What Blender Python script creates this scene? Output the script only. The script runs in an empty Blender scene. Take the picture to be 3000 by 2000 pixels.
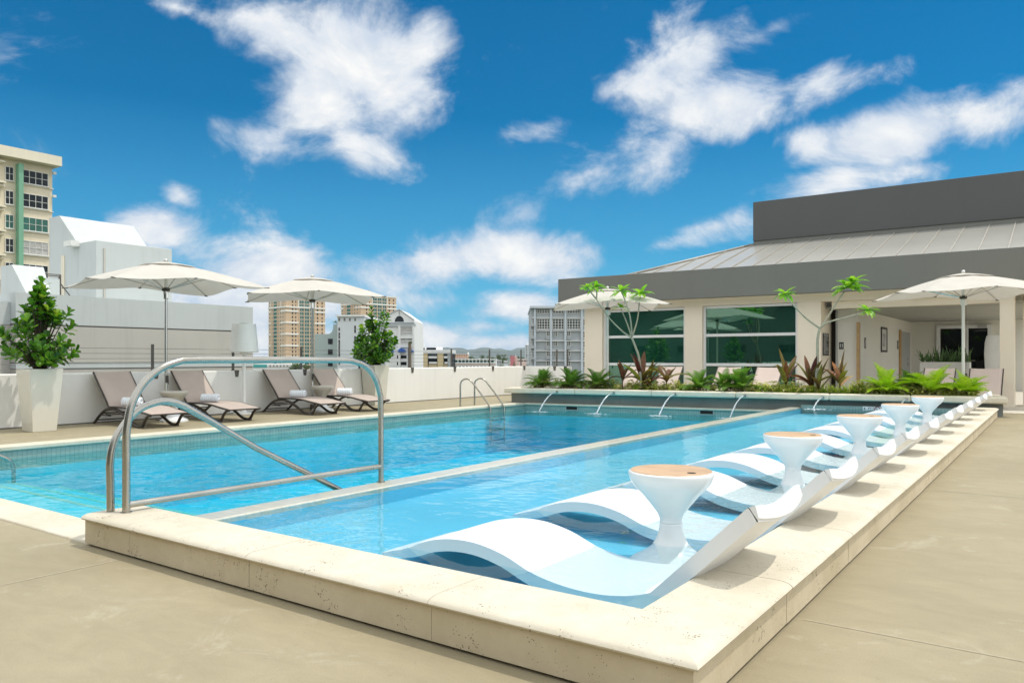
import bpy, math, random
from mathutils import Vector, Matrix
R = random.Random(7)
C = bpy.context.scene.collection
PI = math.pi
# ------------------------------------------------------------------ view frame: metres, x across the pool, y along it, z up
TH = math.atan2(1600, 2250); ct, st = math.cos(TH), math.sin(TH); HC = 1.2; FL = 2250.0
def ray(px, py):
    X = (px-1500)/FL
    return Vector((X*ct-st, X*st+ct, -(py-1048)/FL))
def at(px, py, D): return Vector((0, 0, HC)) + ray(px, py)*D
def on_y(px, py, y):
    d = ray(px, py); return Vector((0, 0, HC)) + d*(y/d.y)
def on_x(px, py, x):
    d = ray(px, py); return Vector((0, 0, HC)) + d*(x/d.x)
def on_z(px, py, z):
    d = ray(px, py); return Vector((0, 0, HC)) + d*((z-HC)/d.z)

# ------------------------------------------------------------------ mesh builder
class MB:
    def __init__(s): s.v = []; s.f = []
    def add(s, vs, fs, M=None):
        o = len(s.v)
        s.v += [tuple(M @ Vector(p)) if M else tuple(p) for p in vs]
        s.f += [tuple(i+o for i in f) for f in fs]
        return s
    def box(s, x0, x1, y0, y1, z0, z1, M=None):
        if x0 > x1: x0, x1 = x1, x0
        if y0 > y1: y0, y1 = y1, y0
        return s.add([(x0,y0,z0),(x1,y0,z0),(x1,y1,z0),(x0,y1,z0),(x0,y0,z1),(x1,y0,z1),(x1,y1,z1),(x0,y1,z1)],
              [(0,3,2,1),(4,5,6,7),(0,1,5,4),(1,2,6,5),(2,3,7,6),(3,0,4,7)], M)
    def poly(s, pts, M=None): return s.add(pts, [tuple(range(len(pts)))], M)
    def prism(s, pts, vec, M=None):
        n = len(pts); vec = Vector(vec)
        vs = [Vector(p) for p in pts] + [Vector(p)+vec for p in pts]
        fs = [tuple(range(n))[::-1], tuple(range(n, 2*n))] + [(i, (i+1) % n, (i+1) % n+n, i+n) for i in range(n)]
        return s.add(vs, fs, M)
    def tube(s, path, r, n=10, caps=True, M=None):
        P = [Vector(p) for p in path]; m = len(P)
        rr = r if isinstance(r, (list, tuple)) else [r]*m
        T = []
        for i in range(m):
            a = P[max(i-1, 0)]; b = P[min(i+1, m-1)]; T.append((b-a).normalized())
        u = T[0].orthogonal().normalized(); vs = []; fs = []
        for i in range(m):
            u = (u - T[i]*u.dot(T[i])).normalized(); w = T[i].cross(u)
            for k in range(n):
                a = 2*PI*k/n; vs.append(P[i] + (u*math.cos(a)+w*math.sin(a))*rr[i])
        for i in range(m-1):
            for k in range(n):
                fs.append((i*n+k, i*n+(k+1) % n, (i+1)*n+(k+1) % n, (i+1)*n+k))
        if caps: fs += [tuple(range(n))[::-1], tuple(range((m-1)*n, m*n))]
        return s.add(vs, fs, M)
    def lathe(s, prof, n=32, c=(0,0,0), caps=True, M=None):
        vs = []; fs = []; m = len(prof)
        for r, z in prof:
            for k in range(n):
                a = 2*PI*k/n; vs.append((c[0]+r*math.cos(a), c[1]+r*math.sin(a), c[2]+z))
        for i in range(m-1):
            for k in range(n): fs.append((i*n+k, i*n+(k+1) % n, (i+1)*n+(k+1) % n, (i+1)*n+k))
        if caps: fs += [tuple(range(n))[::-1], tuple(range((m-1)*n, m*n))]
        return s.add(vs, fs, M)
    def frame(s, x0, x1, z0, z1, y0, y1, w, M=None):
        s.box(x0, x0+w, y0, y1, z0, z1, M); s.box(x1-w, x1, y0, y1, z0, z1, M)
        s.box(x0+w, x1-w, y0, y1, z0, z0+w, M); s.box(x0+w, x1-w, y0, y1, z1-w, z1, M); return s
    def build(s, name, m, parent=None, smooth=None, bevel=0, loc=None, segs=2):
        used = sorted({i for f in s.f for i in f})
        if len(used) < len(s.v):
            ix = {u: k for k, u in enumerate(used)}; s.v = [s.v[u] for u in used]; s.f = [tuple(ix[i] for i in f) for f in s.f]
        me = bpy.data.meshes.new(name); me.from_pydata(s.v, [], s.f); me.update()
        ms = m if isinstance(m, (list, tuple)) else [m]
        for q in ms: me.materials.append(q)
        o = bpy.data.objects.new(name, me); C.objects.link(o)
        if loc: o.location = loc
        if parent:
            o.parent = parent
        if smooth is not None:
            me.polygons.foreach_set('use_smooth', [True]*len(me.polygons))
            if smooth < 180: me.set_sharp_from_angle(angle=math.radians(smooth))
        if bevel:
            b = o.modifiers.new('bevel', 'BEVEL'); b.width = bevel; b.segments = segs; b.limit_method = 'ANGLE'; b.angle_limit = math.radians(40)
        return o
def spline(pts, n):
    P = [Vector(p) for p in pts]; out = []
    for i in range(len(P)-1):
        a, b, c, d = P[max(i-1,0)], P[i], P[i+1], P[min(i+2, len(P)-1)]
        for k in range(n):
            t = k/n
            out.append(0.5*((2*b)+(c-a)*t+(2*a-5*b+4*c-d)*t*t+(3*b-a-3*c+d)*t**3))
    out.append(P[-1]); return out
def thing(name, label, cat, loc=(0,0,0), rz=0, group=None):
    o = bpy.data.objects.new(name, None); C.objects.link(o); o.location = loc; o.rotation_euler = (0,0,rz)
    o.empty_display_size = .1
    o['label'] = label; o['category'] = cat
    if group: o['group'] = group
    return o
def tag(o, label, cat, group=None):
    o['label'] = label; o['category'] = cat
    if group: o['group'] = group
    return o
def struct(o): o['kind'] = 'structure'; return o
def dup(root, loc, rz=None, label=None, group=None, name=None):
    def cp(o, par):
        c = o.copy(); C.objects.link(c)
        if par: c.parent = par
        for ch in list(o.children): cp(ch, c)
        return c
    r = cp(root, None); r.location = loc
    if rz is not None: r.rotation_euler = (0,0,rz)
    if label: r['label'] = label
    if group: r['group'] = group
    return r

# ------------------------------------------------------------------ materials
def nodes(name):
    m = bpy.data.materials.new(name); m.use_nodes = True
    nt = m.node_tree; return m, nt, nt.nodes['Principled BSDF']
def L(nt, a, b): nt.links.new(a, b)
def ramp(nt, fac, stops, interp='LINEAR'):
    r = nt.nodes.new('ShaderNodeValToRGB'); r.color_ramp.interpolation = interp
    e = r.color_ramp.elements
    while len(e) < len(stops): e.new(.5)
    for k, (p, c) in enumerate(stops):
        e[k].position = p; e[k].color = (*c, 1) if len(c) == 3 else c
    L(nt, fac, r.inputs[0]); return r.outputs[0]
def noise(nt, scale, detail=4, rough=.55, vec=None, dist=0):
    n = nt.nodes.new('ShaderNodeTexNoise'); n.inputs['Scale'].default_value = scale; n.inputs['Detail'].default_value = detail
    n.inputs['Roughness'].default_value = rough; n.inputs['Distortion'].default_value = dist
    if vec is not None: L(nt, vec, n.inputs['Vector'])
    return n.outputs[0]
def coords(nt, kind='Object', scale=None):
    t = nt.nodes.new('ShaderNodeTexCoord')
    if scale is None: return t.outputs[kind]
    mp = nt.nodes.new('ShaderNodeMapping'); mp.inputs['Scale'].default_value = scale
    L(nt, t.outputs[kind], mp.inputs[0]); return mp.outputs[0]
def geo_pos(nt, scale=None):
    t = nt.nodes.new('ShaderNodeNewGeometry')
    if scale is None: return t.outputs['Position']
    mp = nt.nodes.new('ShaderNodeMapping'); mp.inputs['Scale'].default_value = scale
    L(nt, t.outputs['Position'], mp.inputs[0]); return mp.outputs[0]
def mixc(nt, fac, a, b, mode='MIX'):
    m = nt.nodes.new('ShaderNodeMix'); m.data_type = 'RGBA'; m.blend_type = mode
    for sock, val in ((m.inputs[0], fac), (m.inputs[6], a), (m.inputs[7], b)):
        if isinstance(val, (int, float)): sock.default_value = val
        elif isinstance(val, tuple): sock.default_value = (*val, 1)
        else: L(nt, val, sock)
    return m.outputs[2]
def mth(nt, op, a, b=None, c=None, clamp=False):
    m = nt.nodes.new('ShaderNodeMath'); m.operation = op; m.use_clamp = clamp
    for i, v in enumerate((a, b, c)):
        if v is None: continue
        if isinstance(v, (int, float)): m.inputs[i].default_value = v
        else: L(nt, v, m.inputs[i])
    return m.outputs[0]
def bump(nt, h, strength, dist, bs):
    b = nt.nodes.new('ShaderNodeBump'); b.inputs['Strength'].default_value = strength; b.inputs['Distance'].default_value = dist
    L(nt, h, b.inputs['Height']); L(nt, b.outputs[0], bs.inputs['Normal']); return b
def mat(name, col, rough=.6, metal=0, var=.08, vscale=3, bmp=0, bscale=60, spec=.5, coat=0, sub=None):
    m, nt, b = nodes(name)
    b.inputs['Roughness'].default_value = rough; b.inputs['Metallic'].default_value = metal
    b.inputs['Specular IOR Level'].default_value = spec; b.inputs['Coat Weight'].default_value = coat
    if var:
        n = noise(nt, vscale, 6, .6, geo_pos(nt))
        c = ramp(nt, n, [(.3, tuple(x*(1-var) for x in col)), (.7, tuple(min(1, x*(1+var)) for x in col))])
        L(nt, c, b.inputs['Base Color'])
    else: b.inputs['Base Color'].default_value = (*col, 1)
    if bmp: bump(nt, noise(nt, bscale, 5, .6, geo_pos(nt)), bmp, .01, b)
    return m
def leaf_mat(name, cols, rough=.35, trans=.35, scale=9):
    m, nt, b = nodes(name)
    oi = nt.nodes.new('ShaderNodeNewGeometry')
    c = ramp(nt, oi.outputs['Random Per Island'], [(i/(len(cols)-1), q) for i, q in enumerate(cols)])
    n = noise(nt, scale, 3, .5, oi.outputs['Position'])
    c = mixc(nt, .5, c, ramp(nt, n, [(.3, (.55,.55,.55)), (.7, (1.4,1.4,1.4))]), 'MULTIPLY')
    L(nt, c, b.inputs['Base Color']); b.inputs['Roughness'].default_value = rough; b.inputs['Specular IOR Level'].default_value = .4
    t = nt.nodes.new('ShaderNodeBsdfTranslucent'); L(nt, mixc(nt, 1.0, c, (1.6,1.7,.7), 'MULTIPLY'), t.inputs[0])
    mx = nt.nodes.new('ShaderNodeMixShader'); mx.inputs[0].default_value = trans
    L(nt, b.outputs[0], mx.inputs[1]); L(nt, t.outputs[0], mx.inputs[2])
    L(nt, mx.outputs[0], nt.nodes['Material Output'].inputs[0]); return m
def concrete_deck():
    m, nt, b = nodes('deck_concrete'); p = geo_pos(nt)
    c = ramp(nt, noise(nt, .55, 7, .62, p, .4), [(.32, (.305,.262,.168)), (.55, (.342,.295,.193)), (.75, (.382,.332,.225))])
    c = mixc(nt, .55, c, ramp(nt, noise(nt, 3.1, 6, .7, geo_pos(nt, (1,2.3,1)), .8), [(.3, (.84,.83,.80)), (.72, (1.12,1.11,1.09))]), 'MULTIPLY')
    fine = noise(nt, 140, 3, .7, p)
    c = mixc(nt, .35, c, ramp(nt, fine, [(.3, (.75,.75,.75)), (.7, (1.2,1.2,1.2))]), 'MULTIPLY')
    pale = ramp(nt, noise(nt, 1.7, 8, .75, p, 1.5), [(.57, (0,0,0)), (.78, (1,1,1))])
    c = mixc(nt, mth(nt, 'MULTIPLY', pale, .55), c, (.56,.52,.42))
    dark = ramp(nt, noise(nt, 26, 2, .5, p), [(.70, (0,0,0)), (.76, (1,1,1))])
    c = mixc(nt, mth(nt, 'MULTIPLY', dark, .22), c, (.16,.14,.10))
    L(nt, c, b.inputs['Base Color']); b.inputs['Roughness'].default_value = .78
    bump(nt, fine, .25, .004, b); return m
def coral_stone(name, base, hi, pits=1.0):
    m, nt, b = nodes(name); p = geo_pos(nt)
    c = ramp(nt, noise(nt, 1.6, 6, .6, p, .5), [(.3, base), (.7, hi)])
    c = mixc(nt, .4, c, ramp(nt, noise(nt, 9, 5, .65, p), [(.3, (.86,.82,.74)), (.7, (1.08,1.07,1.05))]), 'MULTIPLY')
    stain = ramp(nt, noise(nt, 4.5, 4, .6, p, 1.0), [(.62, (0,0,0)), (.8, (1,1,1))])
    c = mixc(nt, mth(nt, 'MULTIPLY', stain, .35), c, (base[0]*.86, base[1]*.74, base[2]*.55))
    v = nt.nodes.new('ShaderNodeTexVoronoi'); v.inputs['Scale'].default_value = 95; L(nt, p, v.inputs['Vector'])
    v.inputs['Randomness'].default_value = 1
    patch = ramp(nt, noise(nt, 5, 5, .7, p), [(.42, (.0,.0,.0)), (.66, (1,1,1))])
    thr = mth(nt, 'MULTIPLY', patch, .30*pits)
    pit = mth(nt, 'LESS_THAN', v.outputs['Distance'], thr)
    rnd = mth(nt, 'GREATER_THAN', noise(nt, 31, 1, .5, p), .53)
    pit = mth(nt, 'MULTIPLY', pit, rnd)
    v2 = nt.nodes.new('ShaderNodeTexVoronoi'); v2.inputs['Scale'].default_value = 42; L(nt, p, v2.inputs['Vector'])
    pit2 = mth(nt, 'MULTIPLY', mth(nt, 'LESS_THAN', v2.outputs['Distance'], mth(nt, 'MULTIPLY', patch, .17*pits)), mth(nt, 'GREATER_THAN', noise(nt, 13, 1, .5, p), .56))
    pp = mth(nt, 'MAXIMUM', pit, pit2)
    c = mixc(nt, mth(nt, 'MULTIPLY', pp, .72), c, (.10,.075,.045))
    L(nt, c, b.inputs['Base Color']); b.inputs['Roughness'].default_value = .8; b.inputs['Specular IOR Level'].default_value = .25
    h = mth(nt, 'SUBTRACT', mth(nt, 'MULTIPLY', noise(nt, 45, 6, .7, p), .5), pp)
    bump(nt, h, .6, .006, b); return m
def tile_mat(name, c1, c2, grout, size, rough=.25, axis='xz', gs=.035, wet=0):
    m, nt, b = nodes(name)
    g = nt.nodes.new('ShaderNodeNewGeometry'); sx = nt.nodes.new('ShaderNodeSeparateXYZ'); L(nt, g.outputs['Position'], sx.inputs[0])
    cb = nt.nodes.new('ShaderNodeCombineXYZ')
    L(nt, sx.outputs[0 if axis[0] == 'x' else 1], cb.inputs[0]); L(nt, sx.outputs[2 if axis[1] == 'z' else 1], cb.inputs[1])
    br = nt.nodes.new('ShaderNodeTexBrick'); br.offset = 0; br.squash = 1
    br.inputs['Scale'].default_value = 1; br.inputs['Brick Width'].default_value = size; br.inputs['Row Height'].default_value = size
    br.inputs['Mortar Size'].default_value = size*gs; br.inputs['Mortar Smooth'].default_value = .2
    br.inputs['Color1'].default_value = (*c1, 1); br.inputs['Color2'].default_value = (*c2, 1); br.inputs['Mortar'].default_value = (*grout, 1)
    L(nt, cb.outputs[0], br.inputs['Vector'])
    c = mixc(nt, .4, br.outputs[0], ramp(nt, noise(nt, 5, 5, .6, g.outputs['Position']), [(.3, (.8,.8,.8)), (.7, (1.15,1.15,1.15))]), 'MULTIPLY')
    L(nt, c, b.inputs['Base Color']); b.inputs['Roughness'].default_value = rough; b.inputs['Coat Weight'].default_value = wet; b.inputs['Coat Roughness'].default_value = .06
    bump(nt, mth(nt, 'SUBTRACT', 1.0, br.outputs['Fac']), .4, .002, b); return m
def water_mat(name, tint, amp, s1, s2, maxf=.62):
    m = bpy.data.materials.new(name); m.use_nodes = True; nt = m.node_tree; nt.nodes.clear()
    out = nt.nodes.new('ShaderNodeOutputMaterial')
    tr = nt.nodes.new('ShaderNodeBsdfTransparent'); tr.inputs[0].default_value = (*tint, 1)
    gl = nt.nodes.new('ShaderNodeBsdfGlossy'); gl.inputs['Roughness'].default_value = .02; gl.inputs[0].default_value = (.95,.98,1,1)
    p = geo_pos(nt)
    a = noise(nt, s1, 2, .45, geo_pos(nt, (1,.8,1)), .6); bb = noise(nt, s2, 2, .5, geo_pos(nt, (.8,1.2,1)), .3)
    big = noise(nt, .45, 2, .5, p)
    k = ramp(nt, big, [(.35, (.45,.45,.45)), (.65, (1,1,1))])
    h = mth(nt, 'MULTIPLY', mth(nt, 'ADD', a, mth(nt, 'MULTIPLY', bb, .28)), k)
    bm = nt.nodes.new('ShaderNodeBump'); bm.inputs['Strength'].default_value = 1; bm.inputs['Distance'].default_value = amp
    L(nt, h, bm.inputs['Height']); L(nt, bm.outputs[0], gl.inputs['Normal'])
    fr = nt.nodes.new('ShaderNodeFresnel'); fr.inputs[0].default_value = 1.33; L(nt, bm.outputs[0], fr.inputs['Normal'])
    mx = nt.nodes.new('ShaderNodeMixShader'); L(nt, mth(nt, 'MINIMUM', fr.outputs[0], maxf), mx.inputs[0])
    L(nt, tr.outputs[0], mx.inputs[1]); L(nt, gl.outputs[0], mx.inputs[2]); L(nt, mx.outputs[0], out.inputs[0]); return m
def glass_mat(name, dark, tint, fac):
    m = bpy.data.materials.new(name); m.use_nodes = True; nt = m.node_tree; nt.nodes.clear()
    out = nt.nodes.new('ShaderNodeOutputMaterial')
    df = nt.nodes.new('ShaderNodeBsdfDiffuse')
    n = noise(nt, .6, 3, .5, geo_pos(nt)); L(nt, ramp(nt, n, [(.35, tuple(x*.7 for x in dark)), (.65, tuple(x*1.4 for x in dark))]), df.inputs[0])
    gl = nt.nodes.new('ShaderNodeBsdfGlossy'); gl.inputs['Roughness'].default_value = .015; gl.inputs[0].default_value = (*tint, 1)
    lw = nt.nodes.new('ShaderNodeLayerWeight'); lw.inputs[0].default_value = .25
    f = mth(nt, 'ADD', fac, mth(nt, 'MULTIPLY', lw.outputs['Fresnel'], .4), clamp=True)
    mx = nt.nodes.new('ShaderNodeMixShader'); L(nt, f, mx.inputs[0])
    L(nt, df.outputs[0], mx.inputs[1]); L(nt, gl.outputs[0], mx.inputs[2]); L(nt, mx.outputs[0], out.inputs[0]); return m
def wood_mat(name):
    m, nt, b = nodes(name); p = coords(nt, 'Object', (6, 42, 10))
    c = ramp(nt, noise(nt, 1.0, 6, .6, p, .6), [(.25, (.44,.26,.14)), (.5, (.58,.38,.22)), (.75, (.67,.48,.31))])
    pl = nt.nodes.new('ShaderNodeTexBrick'); pl.offset = .5; pl.inputs['Scale'].default_value = 1; pl.inputs['Brick Width'].default_value = .4; pl.inputs['Row Height'].default_value = .055
    pl.inputs['Mortar Size'].default_value = .0006; pl.inputs['Color1'].default_value = (.86,.86,.86,1); pl.inputs['Color2'].default_value = (1.1,1.1,1.1,1); pl.inputs['Mortar'].default_value = (.6,.6,.6,1)
    L(nt, coords(nt, 'Object'), pl.inputs['Vector'])
    L(nt, mixc(nt, .8, c, pl.outputs[0], 'MULTIPLY'), b.inputs['Base Color']); b.inputs['Roughness'].default_value = .45; return m
def steel_mat():
    m, nt, b = nodes('stainless_steel'); b.inputs['Metallic'].default_value = 1; b.inputs['Roughness'].default_value = .2
    p = geo_pos(nt)
    L(nt, ramp(nt, noise(nt, 3, 3, .5, p), [(.3, (.37,.355,.315)), (.7, (.46,.445,.40))]), b.inputs['Base Color'])
    L(nt, ramp(nt, noise(nt, 6, 3, .5, p), [(.3, (.22,.22,.22)), (.7, (.30,.30,.30))]), b.inputs['Roughness']); return m
def painted_wall(name, col, var=.05, streak=.12, rough=.7):
    m, nt, b = nodes(name); p = geo_pos(nt)
    c = ramp(nt, noise(nt, .5, 6, .6, p), [(.3, tuple(x*(1-var) for x in col)), (.7, tuple(min(1, x*(1+var)) for x in col))])
    s = ramp(nt, noise(nt, 2.2, 5, .65, geo_pos(nt, (1.6,1.6,.12))), [(.5, (1,1,1)), (.8, (1-streak,)*3)])
    c = mixc(nt, 1.0, c, s, 'MULTIPLY')
    L(nt, c, b.inputs['Base Color']); b.inputs['Roughness'].default_value = rough; b.inputs['Specular IOR Level'].default_value = .3
    bump(nt, noise(nt, 55, 4, .6, p), .12, .006, b); return m
def fabric_mat(name, col, rough=.85, weave=900, trans=0):
    m, nt, b = nodes(name); p = geo_pos(nt)
    c = ramp(nt, noise(nt, 2.2, 5, .6, p), [(.3, tuple(x*.94 for x in col)), (.7, tuple(min(1, x*1.05) for x in col))])
    c = mixc(nt, .35, c, ramp(nt, noise(nt, weave, 2, .5, p), [(.3, (.8,.8,.8)), (.7, (1.15,1.15,1.15))]), 'MULTIPLY')
    L(nt, c, b.inputs['Base Color']); b.inputs['Roughness'].default_value = rough; b.inputs['Specular IOR Level'].default_value = .15
    bump(nt, noise(nt, 6, 4, .6, p), .25, .02, b)
    if trans:
        t = nt.nodes.new('ShaderNodeBsdfTranslucent'); L(nt, c, t.inputs[0])
        mx = nt.nodes.new('ShaderNodeMixShader'); mx.inputs[0].default_value = trans
        L(nt, b.outputs[0], mx.inputs[1]); L(nt, t.outputs[0], mx.inputs[2]); L(nt, mx.outputs[0], nt.nodes['Material Output'].inputs[0])
    return m
M = {}
M['deck'] = concrete_deck()
M['joint'] = mat('deck_joint', (.39,.338,.235), .85, var=.15, vscale=20)
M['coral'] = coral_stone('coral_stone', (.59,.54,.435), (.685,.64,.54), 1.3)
M['coral_shaded_face'] = coral_stone('coral_stone_shaded_face', (.54,.465,.325), (.65,.575,.435), 1.5)  # upright kerb faces: shade and staining put into a darker stone colour
M['ledge'] = coral_stone('planter_stone', (.66,.61,.49), (.76,.71,.59), .5)
M['dark'] = mat('gap_shade', (.035,.03,.02), .95, var=.3, vscale=8)  # near-black plinth: shadow of the gap under the kerb put into its colour
M['plaster_deep'] = mat('pool_plaster_deep', (.20,.60,.72), .7, var=.12, vscale=.7)
M['plaster_shallow'] = mat('pool_plaster_shallow', (.12,.50,.68), .7, var=.10, vscale=.9)
M['step'] = mat('pool_step_plaster', (.17,.55,.68), .7, var=.10, vscale=.9)
M['nosing'] = mat('step_nosing_tile', (.50,.58,.50), .4, var=.1, vscale=30)
M['tile_x'] = tile_mat('waterline_tile_across', (.27,.37,.34), (.31,.41,.37), (.13,.19,.18), .062, axis='xz')
M['tile_y'] = tile_mat('waterline_tile_along', (.27,.37,.34), (.31,.41,.37), (.13,.19,.18), .062, axis='yz')
M['weir'] = tile_mat('weir_tile', (.52,.50,.42), (.58,.56,.47), (.38,.37,.31), .062, .35, 'xy', .03, wet=.35)
M['water_deep'] = water_mat('water_deep', (.86,.985,1.0), .13, 1.25, 4.2, .30)
M['water_shallow'] = water_mat('water_shallow', (.90,.985,1.0), .012, 3.0, 10, .34)
M['white_gloss'] = mat('white_moulded_plastic', (.80,.82,.82), .28, var=.02, vscale=2, coat=.3)
M['lounge_white'] = mat('white_resin', (.84,.85,.87), .4, var=.02, vscale=2)
M['teak'] = wood_mat('teak')
M['hole'] = mat('dark_hole', (.02,.015,.01), .9, var=0)
M['steel'] = steel_mat()
M['alu'] = mat('polished_aluminium', (.66,.66,.63), .14, 1, var=.05, vscale=9)
M['alu_white'] = mat('white_powder_coat', (.80,.79,.76), .35, var=.03)
M['resin_brown'] = mat('brown_resin', (.045,.036,.028), .35, var=.15, vscale=20)
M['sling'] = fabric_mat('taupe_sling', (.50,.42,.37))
M['sling_sun'] = fabric_mat('sunlit_sling', (.66,.55,.49))  # same sling lightened, sunlight on the rear loungers put into the colour
M['canopy'] = fabric_mat('canvas', (.66,.625,.57), .9, 700, .22)
M['pot'] = mat('glossy_beige_fibreglass', (.70,.675,.59), .16, var=.03, coat=.5)
M['pot_white'] = mat('white_box', (.66,.65,.61), .4, var=.03)
M['lamp'] = mat('white_polyethylene', (.86,.85,.82), .4, var=.02)
M['table_shaded'] = mat('shaded_plastic', (.58,.54,.46), .3, var=.03, coat=.2)  # bowl beige above a white pedestal: its shade put into the colour
M['towel'] = fabric_mat('white_terry', (.80,.84,.88), .95, 300)
M['parapet'] = painted_wall('parapet_paint', (.86,.85,.815), .03, .08)
M['post'] = mat('bronze_post', (.115,.105,.092), .45, .3, var=.1, vscale=30)
M['cable'] = mat('steel_cable', (.20,.20,.19), .4, .8, var=0)
M['soil'] = mat('soil', (.035,.022,.013), .95, var=.4, vscale=25, bmp=.6, bscale=50)
M['bed_wall'] = mat('grey_stone_cladding', (.20,.215,.20), .6, var=.18, vscale=1.4, bmp=.15, bscale=40)
M['wall_beige'] = painted_wall('pavilion_beige', (.86,.775,.64), .03, .05)
M['wall_grey'] = painted_wall('lobby_grey', (.76,.745,.68), .03, .04)
M['fascia'] = painted_wall('fascia_grey', (.172,.174,.156), .04, .05, .55)
M['box_grey'] = painted_wall('upper_grey', (.095,.097,.095), .04, .05, .5)
M['roof'] = mat('standing_seam_metal', (.46,.45,.41), .30, .35, var=.08, vscale=.8)
M['seam'] = mat('seam_metal', (.42,.40,.36), .5, .3, var=.05)
M['frame_white'] = mat('white_frame', (.78,.79,.79), .35, var=.02)
M['glass_green'] = glass_mat('green_glass', (.006,.045,.030), (.40,.70,.56), .32)
M['glass_dark'] = glass_mat('dark_glass', (.006,.007,.007), (.5,.55,.55), .04)
M['win_dark'] = glass_mat('window_dark', (.012,.014,.015), (.45,.52,.56), .03)
M['win_green'] = glass_mat('window_green', (.015,.07,.055), (.35,.68,.58), .08)
M['black_sign'] = mat('black_sign', (.018,.019,.018), .5, var=0)
M['sign_white'] = mat('sign_lettering', (.62,.62,.60), .6, var=0)
M['jamb'] = mat('wood_jamb', (.46,.29,.12), .5, var=.15, vscale=8)
M['door_grey'] = mat('grey_door', (.40,.41,.40), .5, var=.03)
M['print_grey'] = mat('grey_print', (.40,.40,.39), .6, var=.6, vscale=7)
M['print_mat'] = mat('print_mount', (.60,.60,.57), .7, var=0)
M['cream'] = painted_wall('cream_paint', (.70,.62,.47), .05, .10)
M['cream_trim'] = painted_wall('cream_trim', (.76,.70,.56), .04, .08)
M['jade'] = painted_wall('jade_paint', (.20,.42,.29), .05, .05)
M['win_white'] = mat('white_window_frame', (.70,.70,.66), .5, var=.03)
M['curtain'] = mat('curtain', (.45,.44,.42), .8, var=.3, vscale=4)
M['teal_blind'] = mat('teal_blind', (.07,.42,.40), .7, var=.1)
M['annex'] = painted_wall('annex_white', (.54,.575,.565), .03, .10)
M['annex_low'] = painted_wall('annex_beige', (.50,.48,.435), .05, .10)
M['groove'] = mat('shadow_groove', (.16,.16,.15), .8, var=.1)
M['tan'] = painted_wall('tower_tan', (.60,.44,.29), .04, .05)
M['tan_white'] = painted_wall('tower_band', (.78,.76,.70), .02, .03)
M['terracotta'] = mat('roof_tile', (.46,.22,.12), .8, var=.15, vscale=.4)
M['grey_wall'] = painted_wall('grey_green_wall', (.40,.47,.46), .03, .06)
M['white_wall'] = painted_wall('white_wall', (.66,.69,.71), .03, .06)
M['white_wall2'] = painted_wall('bright_white_wall', (.78,.78,.77), .03, .06)
M['blue_awning'] = mat('blue_awning', (.01,.10,.42), .7, var=.05)
M['red_awning'] = mat('red_awning', (.55,.12,.05), .7, var=.05)
M['tan_brick'] = painted_wall('tan_brick', (.64,.52,.31), .05, .08)
M['pink'] = painted_wall('pink_wall', (.58,.20,.22), .05, .08)
M['pale_pink'] = painted_wall('pale_pink_wall', (.74,.56,.50), .05, .08)
M['grey_apt'] = painted_wall('apartment_grey', (.40,.425,.435), .03, .06)
M['apt_trim'] = painted_wall('apartment_trim', (.58,.63,.68), .03, .05)
M['brick_o'] = painted_wall('orange_brick', (.55,.33,.17), .15, .08)
M['ground'] = mat('city_ground', (.12,.135,.085), .9, var=.5, vscale=.03)
M['hill'] = mat('hill_forest', (.045,.07,.04), .95, var=.35, vscale=.004)
M['bark'] = mat('bark', (.16,.12,.08), .9, var=.3, vscale=9)
M['plum_bark'] = mat('frangipani_bark', (.36,.34,.25), .8, var=.35, vscale=60, bmp=.5, bscale=90)
M['twig'] = mat('twig', (.06,.045,.025), .9, var=.2)
M['clusia'] = leaf_mat('clusia_leaf', [(.025,.085,.010),(.05,.155,.018),(.085,.22,.022),(.17,.34,.03)], .25, .3)
M['clusia_young'] = leaf_mat('young_leaf', [(.20,.36,.03),(.36,.48,.06)], .3, .35)
M['cycad_dark'] = leaf_mat('cycad_frond', [(.07,.18,.025),(.12,.25,.035),(.20,.33,.045)], .4, .32)
M['cycad_lime'] = leaf_mat('cycad_young_frond', [(.28,.48,.02),(.40,.58,.03),(.50,.64,.05)], .4, .4)
M['ti_red'] = leaf_mat('ti_leaf_red', [(.07,.014,.014),(.15,.025,.02),(.17,.07,.03),(.05,.022,.018),(.12,.10,.03)], .35, .22)
M['ti_olive'] = leaf_mat('ti_leaf_olive', [(.16,.16,.025),(.26,.22,.04),(.08,.035,.022),(.16,.10,.035)], .35, .25)
M['ti_pink'] = leaf_mat('ti_leaf_pink', [(.46,.20,.13),(.55,.33,.20),(.38,.33,.07),(.46,.16,.14)], .35, .3)
M['plum_leaf'] = leaf_mat('frangipani_leaf', [(.12,.32,.03),(.20,.42,.05),(.28,.48,.06)], .35, .4)
M['grass'] = leaf_mat('liriope_blade', [(.07,.20,.02),(.18,.32,.03),(.40,.46,.07),(.60,.60,.22)], .4, .3)
M['varieg'] = leaf_mat('variegated_leaf', [(.30,.34,.06),(.55,.52,.18),(.66,.62,.32),(.20,.26,.05)], .4, .3)
M['snake'] = leaf_mat('snake_plant_leaf', [(.06,.13,.04),(.10,.19,.06),(.16,.25,.08)], .4, .1)
M['tree'] = leaf_mat('tree_leaf', [(.03,.07,.015),(.06,.115,.02),(.10,.16,.03)], .6, .15, .5)
M['palm'] = leaf_mat('palm_leaf', [(.03,.06,.015),(.06,.10,.02)], .6, .15)
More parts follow.
